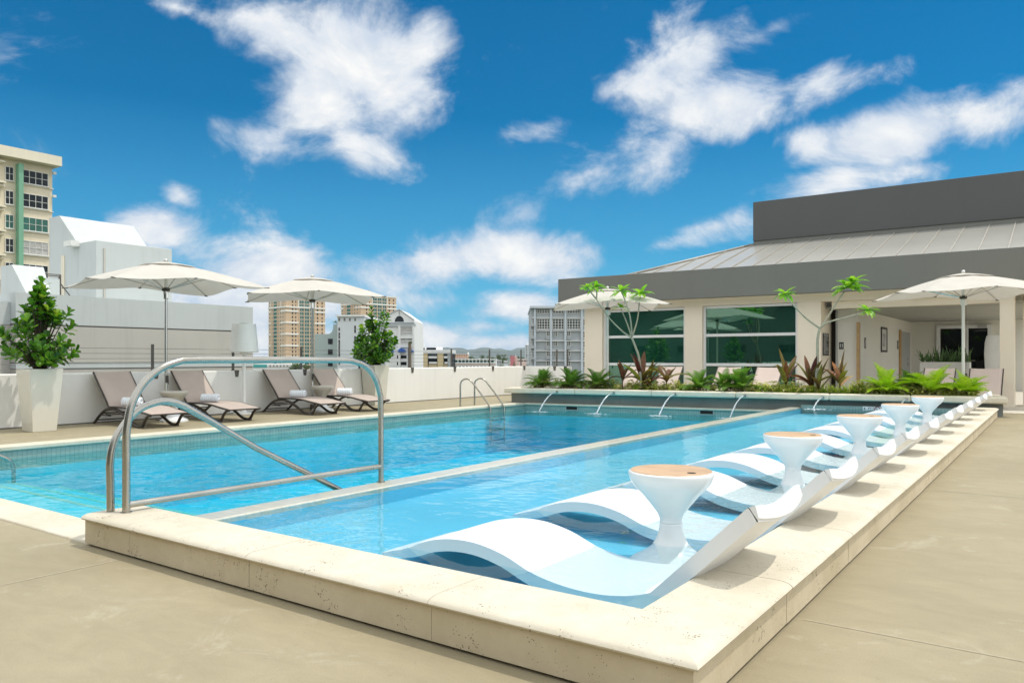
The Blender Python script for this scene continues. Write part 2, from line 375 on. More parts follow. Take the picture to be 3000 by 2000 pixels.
def foam_mat():
    m = bpy.data.materials.new('foam'); m.use_nodes = True; nt = m.node_tree; nt.nodes.clear()
    out = nt.nodes.new('ShaderNodeOutputMaterial'); d = nt.nodes.new('ShaderNodeBsdfDiffuse'); d.inputs[0].default_value = (.85,.90,.93,1)
    g = nt.nodes.new('ShaderNodeBsdfGlossy'); g.inputs['Roughness'].default_value = .05
    t = nt.nodes.new('ShaderNodeBsdfTransparent'); t.inputs[0].default_value = (.92,.97,1,1)
    a = nt.nodes.new('ShaderNodeMixShader'); a.inputs[0].default_value = .45; L(nt, d.outputs[0], a.inputs[1]); L(nt, g.outputs[0], a.inputs[2])
    b = nt.nodes.new('ShaderNodeMixShader'); L(nt, ramp(nt, noise(nt, 45, 3, .6, geo_pos(nt)), [(.38, (.15,)*3), (.58, (.95,)*3)]), b.inputs[0])
    L(nt, t.outputs[0], b.inputs[1]); L(nt, a.outputs[0], b.inputs[2]); L(nt, b.outputs[0], out.inputs[0]); return m
M['foam'] = foam_mat()

# ================================================================== THE SETTING
ZG = -22.0
struct(MB().poly([(9000*math.cos(2*PI*k/64), 9000*math.sin(2*PI*k/64), ZG) for k in range(64)]).build('city_ground', M['ground']))
def make_hills():
    prof = [(900,1030),(1150,1024),(1275,1020),(1300,1018),(1315,1016.5),(1322,1020),(1338,1018),(1357,1019),(1368,1024),(1389,1023),(1408,1018),(1433,1017.5),(1446,1022),(1465,1020),(1488,1025),(1500,1025),(1515,1019),(1560,1017),(1640,1022),(1800,1024),(2200,1030)]
    rr = random.Random(3); b = MB(); n = 180; D0 = 7200
    vs = []; fs = []
    for i in range(n+1):
        px = 900+1300*i/n
        for k in range(len(prof)-1):
            if prof[k][0] <= px <= prof[k+1][0]:
                t = (px-prof[k][0])/(prof[k+1][0]-prof[k][0]); py = prof[k][1]*(1-t)+prof[k+1][1]*t
        top = HC+(1048-py)/FL*D0
        for j in range(9):
            v = j/8; h = ZG-2+(top-ZG+2)*math.sin(PI*.5*min(1, v*1.25))*(1 if v < .8 else (1-v)/.2*.4+.6)
            D = D0-900+v*1125+rr.uniform(-40,40); q = at(px, 1048, D)
            vs.append((q.x, q.y, h + (rr.uniform(-7,3) if 0 < j < 6 else 0)))
    for i in range(n):
        for j in range(8): fs.append((i*9+j, (i+1)*9+j, (i+1)*9+j+1, i*9+j+1))
    b.add(vs, fs); struct(b.build('hills', M['hill'], smooth=180))
make_hills()

XL, XR = -11.48, -1.345          # pool sides (water edge)
YF = 2.785                       # pool front wall
def back_y(x): return 16.63+.1606*(x+11.92)
XW = -14.47                      # inner face of the long parapet
# deck: one sheet of concrete round the pool, in butted quads
d = MB()
d.poly([(XW,-9,0),(16,-9,0),(16,2.50,0),(XW,2.50,0)])
d.poly([(-1.06,2.50,0),(16,2.50,0),(16,back_y(16),0),(-1.06,back_y(-1.06),0)])
d.poly([(XW,2.50,0),(XL-.32,2.50,0),(XL-.32,back_y(XL-.32),0),(XW,back_y(XW),0)])
d.poly([(XW,back_y(XW),0),(16,back_y(16),0),(16,34,0),(XW,34,0)])
struct(d.build('deck', M['deck']))
j = MB()
def jl(p, q, w=.012):
    p = Vector((*p,.0015)); q = Vector((*q,.0015)); n = (q-p).cross(Vector((0,0,1))).normalized()*w/2
    j.poly([p-n, q-n, q+n, p+n])
for yj in (3.65, 7.9, 12.2): jl((-.955, yj), (14, yj), .016)
for xj in (-9.0, -4.55): jl((xj,2.36 if xj < -.96 else 18), (xj,-8), .016)
struct(j.build('deck_joints', M['joint']))
struct(MB().poly([(-12.8,back_y(-12.8)+1.4,.004),(3,back_y(3)+1.4,.004),(3,33,.004),(-12.8,33,.004)]).build('bounce_floor', mat('bounce_floor_pale', (.68,.63,.54), .7, var=.06)))  # pale floor added to bounce light onto the pavilion and into the lobby
# flush coping strips of the deep pool
def strip(name, pts, z0, z1, bev=.012):
    return struct(MB().prism([(x,y,z0) for x,y in pts], (0,0,z1-z0)).build(name, M['coral'], bevel=bev, smooth=40))
strip('pool_edge_coping', [(-11.80,2.445),(-5.09,2.445),(-5.09,2.80),(-11.80,2.80)], -.04, .014)
strip('pool_edge_coping', [(-11.80,2.805),(XL+.03,2.805),(XL+.03,back_y(XL)-.004),(-11.80,back_y(-11.8)-.004)], -.045, .014)
strip('pool_edge_coping', [(XL+.035,back_y(XL)-.05),(-4.96,back_y(-4.96)-.05),(-4.96,back_y(-4.96)+.2),(XL+.035,back_y(XL)+.2)], -.028, .014, .006)
# pool shell
ZW, ZS = -.15, .093
FD, FS = -1.15, -.045
sh = MB()
sh.poly([(XL,YF,FD),(-4.94,YF,FD),(-4.94,back_y(-4.94),FD),(XL,back_y(XL),FD)])
struct(sh.build('pool_floor_deep', M['plaster_deep']))
struct(MB().poly([(-4.69,YF,FS),(XR,YF,FS),(XR,back_y(XR),FS),(-4.69,back_y(-4.69),FS)]).build('pool_floor_shallow', M['plaster_shallow']))
w = MB()
w.poly([(XL,YF,FD),(XL,back_y(XL),FD),(XL,back_y(XL),-.30),(XL,YF,-.30)])
w.poly([(XL,back_y(XL),FD),(-4.94,back_y(-4.94),FD),(-4.94,back_y(-4.94),-.30),(XL,back_y(XL),-.30)])
w.poly([(-4.94,YF,FD),(XL,YF,FD),(XL,YF,-.30),(-4.94,YF,-.30)])
w.poly([(-4.94,back_y(-4.94),FD),(-4.94,YF,FD),(-4.94,YF,-.30),(-4.94,back_y(-4.94),-.30)])
struct(w.build('pool_wall', M['plaster_deep']))
w = MB(); w.poly([(XL,YF,-.30),(XL,back_y(XL),-.30),(XL,back_y(XL),-.02),(XL,YF,-.02)])
w.poly([(-4.94,back_y(-4.94),-.30),(-4.94,YF,-.30),(-4.94,YF,.085),(-4.94,back_y(-4.94),.085)])
struct(w.build('waterline_tiles_along', M['tile_y']))
w = MB(); w.poly([(XL,back_y(XL),-.30),(-4.94,back_y(-4.94),-.30),(-4.94,back_y(-4.94),-.0),(XL,back_y(XL),-.0)])
w.poly([(-4.69,back_y(-4.69),FS),(XR,back_y(XR),FS),(XR,back_y(XR),.15),(-4.69,back_y(-4.69),.15)])
w.poly([(-4.94,YF,-.30),(XL,YF,-.30),(XL,YF,-.0),(-4.94,YF,-.0)])
struct(w.build('waterline_tiles_across', M['tile_x']))
# ladder of broad steps along the front wall, under water
st_ = MB(); no = MB(); ys = [YF, 3.93, 4.50, 5.15]; zs = [-.32, -.46, -.62]
for i in range(3):
    st_.box(XL+.003, -4.943, ys[i]+.001, ys[i+1], FD+.002, zs[i])
    no.box(XL+.004, -4.944, ys[i+1]-.05, ys[i+1]+.004, zs[i]-.05, zs[i]+.004)
struct(st_.build('pool_steps', M['step'])); struct(no.build('step_nosings', M['nosing']))
# weir wall between the two levels
wr = MB(); wr.prism([(-4.938,YF+.005,FS-.05),(-4.69,YF+.005,FS-.05),(-4.69,YF+.005,.088),(-4.71,YF+.005,.098),(-4.92,YF+.005,.098),(-4.938,YF+.005,.085)], (0,back_y(-4.8)-YF-.01,0))
tag(wr.build('weir_wall', M['weir'], smooth=20), 'long low tiled weir wall dividing shallow ledge from deep pool', 'pool wall')
struct(MB().box(-4.6895,-4.687,YF+.003,back_y(-4.69)-.004,FS,.058).build('ledge_side_wall', M['plaster_shallow']))
# water
def sheet(x0, x1, z, nx, ny, m, name):
    vs = []; fs = []
    for i in range(nx+1):
        x = x0+(x1-x0)*i/nx; yb = back_y(x)-.001
        for k in range(ny+1): vs.append((x, YF+.001+(yb-YF)*k/ny, z))
    for i in range(nx):
        for k in range(ny): fs.append((i*(ny+1)+k, (i+1)*(ny+1)+k, (i+1)*(ny+1)+k+1, i*(ny+1)+k+1))
    return struct(MB().add(vs, fs).build(name, m))
def water_volume(col, dens):
    for nm in ('water_deep', 'water_side'):
        m = M.get(nm)
        if m is None:
            m = bpy.data.materials.new(nm); m.use_nodes = True; m.node_tree.nodes.clear(); M[nm] = m
            o_ = m.node_tree.nodes.new('ShaderNodeOutputMaterial'); t_ = m.node_tree.nodes.new('ShaderNodeBsdfTransparent'); L(m.node_tree, t_.outputs[0], o_.inputs[0])
        v_ = m.node_tree.nodes.new('ShaderNodeVolumeAbsorption'); v_.inputs[0].default_value = (*col, 1); v_.inputs[1].default_value = dens
        L(m.node_tree, v_.outputs[0], [n_ for n_ in m.node_tree.nodes if n_.type == 'OUTPUT_MATERIAL'][0].inputs['Volume'])
water_volume((.36,.968,.992), 1.0)
wb = MB(); x0, x1 = XL-.003, -4.939; ya, yb0, yb1 = YF-.003, back_y(XL)+.003, back_y(-4.939)+.003
wb.add([(x0,ya,FD-.03),(x1,ya,FD-.03),(x1,yb1,FD-.03),(x0,yb0,FD-.03),(x0,ya,ZW),(x1,ya,ZW),(x1,yb1,ZW),(x0,yb0,ZW)], [(4,5,6,7),(0,3,2,1),(0,1,5,4),(1,2,6,5),(2,3,7,6),(3,0,4,7)])
wo = struct(wb.build('pool_water', [M['water_deep'], M['water_side']]))
for f_ in wo.data.polygons: f_.material_index = 0 if f_.index == 0 else 1
sheet(-4.689, XR-.001, ZS, 4, 8, M['water_shallow'], 'ledge_water')
cw = thing('raised_coping', 'raised cream stone kerb with rounded edge around the shallow ledge', 'kerb', (-3,2.6,0))
def adopt(o, p):
    o.parent = p; o.matrix_parent_inverse = Matrix.Translation(p.location).inverted() if p.rotation_euler.z == 0 else p.matrix_basis.inverted(); return o
# raised bullnose coping in separate cast blocks (one wall, two runs, mitred corner)
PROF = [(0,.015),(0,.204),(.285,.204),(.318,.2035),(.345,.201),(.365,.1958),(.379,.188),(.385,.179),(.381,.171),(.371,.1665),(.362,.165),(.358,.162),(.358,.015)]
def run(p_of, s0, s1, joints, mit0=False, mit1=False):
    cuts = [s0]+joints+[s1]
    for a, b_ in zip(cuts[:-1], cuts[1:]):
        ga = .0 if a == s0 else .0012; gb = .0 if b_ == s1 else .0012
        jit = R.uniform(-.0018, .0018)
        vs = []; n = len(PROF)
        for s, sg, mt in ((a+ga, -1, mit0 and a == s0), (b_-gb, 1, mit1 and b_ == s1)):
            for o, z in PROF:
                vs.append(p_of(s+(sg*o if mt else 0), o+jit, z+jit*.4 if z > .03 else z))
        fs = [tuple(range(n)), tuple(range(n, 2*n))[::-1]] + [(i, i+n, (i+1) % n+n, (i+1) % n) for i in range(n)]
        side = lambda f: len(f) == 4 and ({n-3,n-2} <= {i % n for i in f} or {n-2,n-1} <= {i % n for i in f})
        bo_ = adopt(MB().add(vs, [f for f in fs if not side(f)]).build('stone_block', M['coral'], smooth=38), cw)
        MB().add(vs, [f for f in fs if side(f)]).build('stone_face', M['coral_shaded_face'], bo_, smooth=38)
run(lambda s, o, z: (s, YF-o, z), -5.085, XR, [-4.55,-3.98,-3.38,-2.76,-2.14], mit1=True)
run(lambda s, o, z: (XR+o, YF+s, z), 0, 15.28, [.72,1.34]+[1.34+.62*k for k in range(1,22)], mit0=True)
core = MB(); core.box(-5.07, XR-.004, YF-.35, YF-.006, .018, .198); core.box(XR+.006, XR+.35, YF-.34, YF+15.26, .018, .1975)
adopt(core.build('mortar_joint', mat('mortar', (.40,.35,.26), .9), None), cw)
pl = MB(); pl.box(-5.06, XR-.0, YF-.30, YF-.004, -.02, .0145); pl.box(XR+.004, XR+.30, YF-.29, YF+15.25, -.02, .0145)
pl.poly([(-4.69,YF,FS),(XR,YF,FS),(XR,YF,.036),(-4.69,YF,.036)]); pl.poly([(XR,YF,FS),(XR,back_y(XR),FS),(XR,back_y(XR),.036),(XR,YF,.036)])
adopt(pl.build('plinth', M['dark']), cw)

# raised planter across the back of the pool
ang = math.atan(.1606)
P0 = Vector((-11.92,16.63,0)); PLEN = 11.17
pt = thing('raised_planter', 'long raised planter with pale stone ledge over dark grey base behind pool', 'planter', P0, ang)
base = MB(); base.box(.0, PLEN, .14, 1.15, 0, .268)
base.build('base_wall', M['bed_wall'], pt)
for x in (1.5,3.05,4.6,6.15,7.7,9.25): MB().box(x-.004, x+.004, .137, .15, .0, .266).build('panel_joint', M['groove'], pt)
lg = MB()
def slab(x0, x1, y0, y1): lg.box(x0, x1, y0, y1, .270, .408)
xs = [-.11,1.9,3.9,5.9,7.9,9.5]
for a, b_ in zip(xs[:-1], xs[1:]): slab(a+.001, b_-.001, -.10, .26)
slab(9.501, PLEN+.06, -.10, 1.25); slab(-.11, .16, .262, 1.25); slab(.162, 9.499, 1.0, 1.25)
lg.build('ledge', M['ledge'], pt, bevel=.035, smooth=40, segs=4)
MB().box(9.55, PLEN-.02, 1.155, 1.2, 0, .268).build('return_wall', M['bed_wall'], pt)
so = MB(); nx, ny = 40, 8; vs = []; fs = []
for i in range(nx+1):
    for k in range(ny+1): vs.append((.15+9.36*i/nx, .25+.76*k/ny, .385+R.uniform(-.012,.02)))
for i in range(nx):
    for k in range(ny): fs.append((i*(ny+1)+k, (i+1)*(ny+1)+k, (i+1)*(ny+1)+k+1, i*(ny+1)+k+1))
so.add(vs, fs).build('soil', M['soil'], pt, smooth=180)
def bed(px, py=1146, off=.45):
    "point in the bed on the sight line of column px, off metres behind the ledge front"
    d_ = ray(px, 1048); k = P0.y + off - .1606*P0.x
    t = k/(d_.y-.1606*d_.x); return Vector((d_.x*t, d_.y*t, .385))

# water jets
for i, (px, py) in enumerate([(1632,1151),(1798,1155),(1978,1159),(2182,1165),(2410,1169),(2655,1178)]):
    d_ = ray(px, py); t = (P0.y-.10-.1606*P0.x)/(d_.y-.1606*d_.x); p = Vector((d_.x*t, d_.y*t, .315))
    deep = p.x < -4.95; zw = ZW if deep else ZS
    wh = ['leftmost, nearest the pool ladder', 'second from the left end of the planter ledge', 'third from the left, below the red leaved plants', 'fourth from the left, falling beside the weir', 'landing on the shallow ledge left of the tables', 'mostly hidden behind the pool tables'][i]
    o = thing('water_jet', 'thin arc of water from planter ledge, '+wh, 'water jet', p, ang, 'water jets along the planter')
    sp = MB(); sp.tube([(0,.04,.012),(0,-.012,.012)], .026, 12); sp.tube([(0,-.013,.012),(0,-.02,.012)], .034, 12)
    sp.build('spout', M['steel'], o, smooth=40)
    drop = .327-zw; reach = .62*math.sqrt(drop/.47); path = []; rad = []
    rr = random.Random(i)
    for k in range(25):
        s_ = k/24; path.append((-reach*.35*s_+rr.uniform(-.004,.004), -.015-reach*s_+rr.uniform(-.004,.004), .012-drop*s_*s_)); rad.append(.009+.008*rr.random()+.006*s_)
    MB().tube(path, rad, 8).build('stream', M['foam'], o, smooth=180)
    fo = MB(); cx, cy = path[-1][0], path[-1][1]
    for k in range(90):
        a = rr.uniform(0, 2*PI); q = abs(rr.gauss(0, .13)); s_ = rr.uniform(.006,.022)*(1 if q < .2 else .6)
        fo.lathe([(s_*.3,-s_*.2),(s_*1.5,.0),(s_*1.1,s_*.35),(s_*.2,s_*.5)], 6, (cx+q*math.cos(a)*1.5, cy+q*math.sin(a)*.8, -drop+.012))
    fo.build('splash', M['foam'], o, smooth=180)['kind'] = 'stuff'
# skimmer mouths and depth markers on the back tiles
for i, px in enumerate((1675, 2070)):
    d_ = ray(px, 1199 if i == 0 else 1215); t = (P0.y-.006-.1606*P0.x)/(d_.y-.1606*d_.x); p = Vector((d_.x*t, d_.y*t, -.085))
    o = thing('skimmer_mouth', ['dark skimmer slot in the tiles between first and second jets', 'dark skimmer slot in the tiles right of third jet'][i], 'pool skimmer', p, ang)
    MB().box(-.15,.15,-.001,.004,-.042,.042).build('opening', M['hole'], o)
    MB().frame(-.165,.165,-.055,.055,-.008,-.002,.014).build('surround', M['door_grey'], o)
def text_mesh(txt, size, m, parent, loc, rot=(PI/2,0,0), name='lettering', align='CENTER', ext=.0008):
    cu = bpy.data.curves.new(name, 'FONT'); cu.body = txt; cu.size = size; cu.align_x = align; cu.align_y = 'CENTER'; cu.extrude = ext
    o = bpy.data.objects.new('tmp_text', cu); C.objects.link(o)
    dg = bpy.context.evaluated_depsgraph_get(); me = bpy.data.meshes.new_from_object(o.evaluated_get(dg))
    bpy.data.objects.remove(o); me.materials.clear(); me.materials.append(m)
    q = bpy.data.objects.new(name, me); C.objects.link(q); q.parent = parent; q.location = loc; q.rotation_euler = rot; return q
d_ = ray(2542, 1196); t = (P0.y-.004-.1606*P0.x)/(d_.y-.1606*d_.x)
o = thing('depth_marker', 'white depth tile with black arrow and FT at the shallow waterline', 'depth marker', (d_.x*t, d_.y*t, .105), ang)
MB().box(-.10,.10,-.003,.003,-.04,.045).build('tile_plate', M['white_gloss'], o)
MB().prism([(-.085,-.0035,.0),(-.05,-.0035,-.022),(-.05,-.0035,.022)], (0,-.0015,0)).build('arrow', M['black_sign'], o)
text_mesh('FT', .07, M['black_sign'], o, (.045,-.004,.0))
d_ = ray(2570, 1197); t = (P0.y-.004-.1606*P0.x)/(d_.y-.1606*d_.x)
o = thing('no_diving_tile', 'white tile with dark red ring symbol at the shallow waterline', 'warning tile', (d_.x*t, d_.y*t, .095), ang)
MB().box(-.075,.075,-.003,.003,-.06,.055).build('tile_plate', M['white_gloss'], o)
rg = MB(); rg.tube([(.055*math.cos(a*PI/16), -.004, .055*math.sin(a*PI/16)-.005) for a in range(33)], .007, 6); rg.tube([(-.038,-.004,.033),(.038,-.004,-.043)], .006, 6)
rg.build('ring_symbol', mat('dark_red', (.16,.02,.025), .5), o)

# ================================================================== PARAPET AND RAILING
pw = thing('parapet_wall', 'long low white parapet wall along the left and far edge of terrace', 'parapet', (XW,11,0))
b = MB(); b.prism([(XW,-9,0),(XW,21.2,0),(-12.86,21.2,0),(-12.86,21.45,0),(XW-.25,21.45,0),(XW-.25,-9,0)], (0,0,.925))
adopt(b.build('wall', M['parapet'], bevel=.02, smooth=40), pw)
b = MB(); b.box(XW, XW+.006, -9, 21.19, .0, .022); b.box(XW, -12.87, 21.192, 21.198, 0, .022)
adopt(b.build('base_joint', M['groove']), pw)
post0 = None
def make_post():
    o = thing('railing_post', '', 'railing post')
    MB().box(-.008,.008,-.03,.03,.936,1.47).build('upright', M['post'], o, bevel=.003)
    MB().prism([(.132,-.055,.935),(.132,.055,.935),(.132,.032,.79),(.132,-.032,.79)], (.012,0,0)).build('bracket', M['post'], o)
    MB().box(-.03,.144,-.035,.035,.927,.9355).build('saddle', M['post'], o)
    return o
posts = [(-14.60, y) for y in (-.9,.9,2.75,4.58,6.41,8.26,10.08,11.92,13.78,15.62,17.44,19.31,21.05)]
where = {8.26:'behind the first umbrella pole', 10.08:'beside the white floor lamp', 11.92:'behind the second umbrella pole', 13.78:'behind the right potted shrub', 15.62:'right of the right potted shrub', 17.44:'first on the bare white wall past the shrub', 19.31:'second on the bare white wall before the ladder', 21.05:'at the far corner of the parapet', 6.41:'behind the left potted shrub'}
for i, (x, y) in enumerate(posts):
    if y < 4: continue
    lab = 'flat bronze railing post on the parapet '+where.get(y, 'at the far left edge')
    if post0 is None: post0 = make_post(); q = post0; q.location = (x,y,0); q['label'] = lab; q['group'] = 'railing posts on the parapet'
    else: q = dup(post0, (x,y,0), None, lab)
for k, x in enumerate((-13.37, -12.96)):
    dup(post0, (x,21.33,0), PI/2*0+(-PI/2), ['flat bronze railing post in front of grey apartment block, nearer the corner','flat bronze railing post closest to the pavilion wall'][k])
cb = MB()
for k in range(5):
    z = .99+.098*k
    cb.tube([(-14.60,4,z),(-14.60,21.33,z)], .004, 6); cb.tube([(-14.60,21.33,z),(-12.87,21.33,z)], .004, 6)
tag(cb.build('railing_cables', M['cable'], smooth=180), 'five thin taut steel cables running between the parapet railing posts', 'cable railing')

# ================================================================== STEEL RAILS
def arc_path(pts, n=6): return spline(pts, n)
gr = thing('guard_rail', 'large stainless steel guard rail loop from kerb to weir wall', 'hand rail', (-4.9,2.6,.2))
def lp(pts, o): return [(x-o.location.x, y-o.location.y, z-o.location.z) for x, y, z in pts]
p = [(-4.9,2.596,.20),(-4.9,2.596,.45),(-4.9,2.596,.70)] + arc_path([(-4.9,2.598,.74),(-4.9,2.632,.90),(-4.9,2.712,1.035),(-4.9,2.84,1.135),(-4.9,2.985,1.183)], 5) + [(-4.9,3.15,1.187),(-4.9,3.7,1.186),(-4.9,4.45,1.181)] + arc_path([(-4.9,4.535,1.176),(-4.9,4.705,1.125),(-4.9,4.82,1.01),(-4.9,4.878,.86)], 5) + [(-4.9,4.883,.6),(-4.9,4.883,.09)]
MB().tube(lp(p, gr), .0245, 18).build('hoop', M['steel'], gr, smooth=60)
MB().tube(lp([(-4.9,2.61,.252),(-4.9,4.87,.24)], gr), .0215, 16).build('lower_bar', M['steel'], gr, smooth=60)
fl = MB(); fl.tube(lp([(-4.9,2.596,.203),(-4.9,2.596,.209)], gr), .036, 20); fl.tube(lp([(-4.9,4.883,.097),(-4.9,4.883,.105)], gr), .038, 20); fl.build('base_flange', M['steel'], gr, smooth=50)
def grab(name, dx, dy, label):
    o = thing(name, label, 'hand rail', (-5.02+dx,2.56+dy,.0))
    p = [(-5.02,2.56,.0),(-5.02,2.555,.38)] + arc_path([(-5.02,2.552,.50),(-5.02,2.565,.60),(-5.02,2.61,.71),(-5.02,2.73,.845),(-5.02,2.88,.899),(-5.02,2.985,.893),(-5.02,3.08,.858)], 6) + [(-5.02,3.24,.765),(-5.02,3.66,.513),(-5.02,4.16,.255),(-5.02,4.44,.105),(-5.02,4.86,-.12),(-5.02,4.93,-.17),(-5.02,4.96,-.25),(-5.02,4.97,-.9)]
    q = [(x+5.02, y-2.56, z) for x, y, z in p]
    MB().tube(q, .0245, 18).build('rail', M['steel'], o, smooth=60); return o
grab('grab_rail', 0, 0, 'arched stainless grab rail sloping down into the deep pool by the guard rail')
grab('grab_rail', -6.30, -.48, 'stainless grab rail end dipping into water at the left picture edge')
ld = thing('pool_ladder', 'stainless steel pool ladder with two arched rails at far left edge', 'pool ladder', (-12,15,0))
for y0 in (14.80, 15.37):
    p = [(-12.1,y0,.0),(-12.1,y0,.46)] + arc_path([(-12.1,y0,.52),(-12.085,y0+.02,.61),(-12.0,y0+.06,.675),(-11.9,y0+.09,.665),(-11.82,y0+.12,.60)],5) + [(-11.62,y0+.20,.33),(-11.44,y0+.27,.06),(-11.38,y0+.29,-.05),(-11.37,y0+.29,-.9)]
    MB().tube(lp(p, ld), .021, 14).build('rail', M['steel'], ld, smooth=60)
tr = MB()
for z in (-.35,-.6,-.85): tr.box(-.0+.57, .67, 15.12-15-.02, 15.66-15, z, z+.03)
tr.build('tread', M['steel'], ld)

# ================================================================== LOUNGERS ON THE LEDGE
TOP = [(-3.303,.039),(-3.216,.063),(-3.10,.096),(-3.0,.139),(-2.88,.176),(-2.74,.197),(-2.575,.195),(-2.40,.160),(-2.24,.100),(-2.12,.072),(-1.98,.055),(-1.835,.053),(-1.70,.068),(-1.61,.090),(-1.565,.106),(-1.545,.119),(-1.45,.211),(-1.40,.260),(-1.25,.406),(-1.115,.538),(-1.085,.562),(-1.062,.570)]
def make_ledge_lounger():
    o = thing('ledge_lounger', '', 'pool lounger', (0,0,0), 0, 'white loungers standing in the shallow ledge')
    top = [Vector((x,0,z)) for x, z in TOP]; S = [v for v in spline(top, 4)]; n = len(S); W = .69; nt_ = 12
    bot = []
    for i, v in enumerate(S):
        a = S[max(i-1,0)]; b_ = S[min(i+1,n-1)]; tg = (b_-a).normalized(); nn = Vector((tg.z,0,-tg.x))
        if nn.z > 0: nn = -nn
        u = i/(n-1); th = .074*min(1, .25+u*6)*min(1, .80+(1-u)*5)
        bot.append(v+nn*th)
    vs = []; fs = []
    for layer in (S, bot):
        for i, v in enumerate(layer):
            u = i/(n-1)
            for k in range(nt_+1):
                t = k/nt_*2-1
                dish = (1-t*t)*(.040*max(0,(u-.62)/.38)**1.2)
                edge = -.006*(abs(t)**12) if layer is S else 0
                vs.append((v.x+dish*.75, (t+1)/2*W, v.z-dish*.8+edge))
    m = nt_+1; N = n*m
    for i in range(n-1):
        for k in range(nt_):
            a = i*m+k; fs.append((a, a+m, a+m+1, a+1)); a += N; fs.append((a, a+1, a+m+1, a+m))
        a = i*m; fs.append((a, a+N, a+m+N, a+m)); a = i*m+nt_; fs.append((a, a+m, a+m+N, a+N))
    for k in range(nt_):
        a = k; fs.append((a, a+1, a+1+N, a+N)); a = (n-1)*m+k; fs.append((a, a+N, a+1+N, a+1))
    MB().add(vs, fs).build('shell', M['lounge_white'], o, smooth=38, bevel=.0022)
    return o
LL = None
ords = ['nearest the camera','second from the camera','third from the camera','fourth from the camera','fifth from the camera','sixth from the camera','seventh from the camera','eighth from the camera','ninth from the camera','tenth from the camera','farthest from the camera, by the planter']
for k in range(11):
    lab = 'white wave shaped lounger in shallow water, '+ords[k]
    if LL is None: LL = make_ledge_lounger(); LL.location = (0,3.30,0); LL['label'] = lab
    else: dup(LL, (R.uniform(-.012,.012), 3.30+1.344*k, 0), R.uniform(-.006,.006), lab)
# hourglass tables
def hour_table(name, label, loc, rz, wood, mtop, mbase, group, s=1, z0=-.045):
    o = thing(name, label, 'side table', (loc[0],loc[1],z0), rz, group)
    Z = -z0 if z0 < 0 else .045
    up = [(.055,.262),(.0655,.264),(.067,.285),(.080,.318),(.118,.369),(.169,.430),(.205,.466),(.232,.501),(.246,.530),(.252,.553),(.250,.567),(.240,.572)]
    lo = [(.0,.0),(.235,.0),(.252,.008),(.252,.022),(.235,.042),(.18,.072),(.13,.105),(.098,.145),(.078,.19),(.068,.235),(.0655,.260),(.055,.261)]
    up = [(v.x, v.z) for v in spline([(a,0,b_) for a, b_ in up], 3)]; lo = [(v.x, v.z) for v in spline([(a,0,b_) for a, b_ in lo], 3)]
    MB().lathe([(max(.001,a)*s,b_*s) for a, b_ in lo], 48).build('pedestal', mbase, o, smooth=50)
    MB().lathe([(a*s,b_*s) for a, b_ in up], 48).build('bowl', mtop, o, smooth=50)
    if wood:
        MB().lathe([(.001,.555),(.240,.555),(.240,.573),(.236,.5765),(.001,.5765)], 48).build('tabletop', M['teak'], o, smooth=30)
        MB().lathe([(.001,.577),(.026,.577),(.026,.5775),(.001,.5775)], 24, (.148,-.075,0)).build('cup_hole', M['hole'], o)
    else:
        MB().lathe([(.001,.565*s),(.242*s,.565*s),(.242*s,.574*s),(.001,.576*s)], 48).build('tabletop', mtop, o, smooth=30)
    return o
tl = ['closest to the camera, by the first lounger','second from the camera','third from the camera','fourth from the camera','farthest, nearest the planter']
T0 = None
for k, (x, y) in enumerate([(-1.89,4.30),(-1.90,6.93),(-1.88,9.62),(-1.86,12.30),(-1.84,14.98)]):
    lab = 'white hourglass table with teak top in water, '+tl[k]
    if T0 is None: T0 = hour_table('pool_table', lab, (x,y), .1, True, M['white_gloss'], M['white_gloss'], 'hourglass tables between the ledge loungers')
    else: dup(T0, (x,y,-.045), .1+R.uniform(-.5,.5), lab)

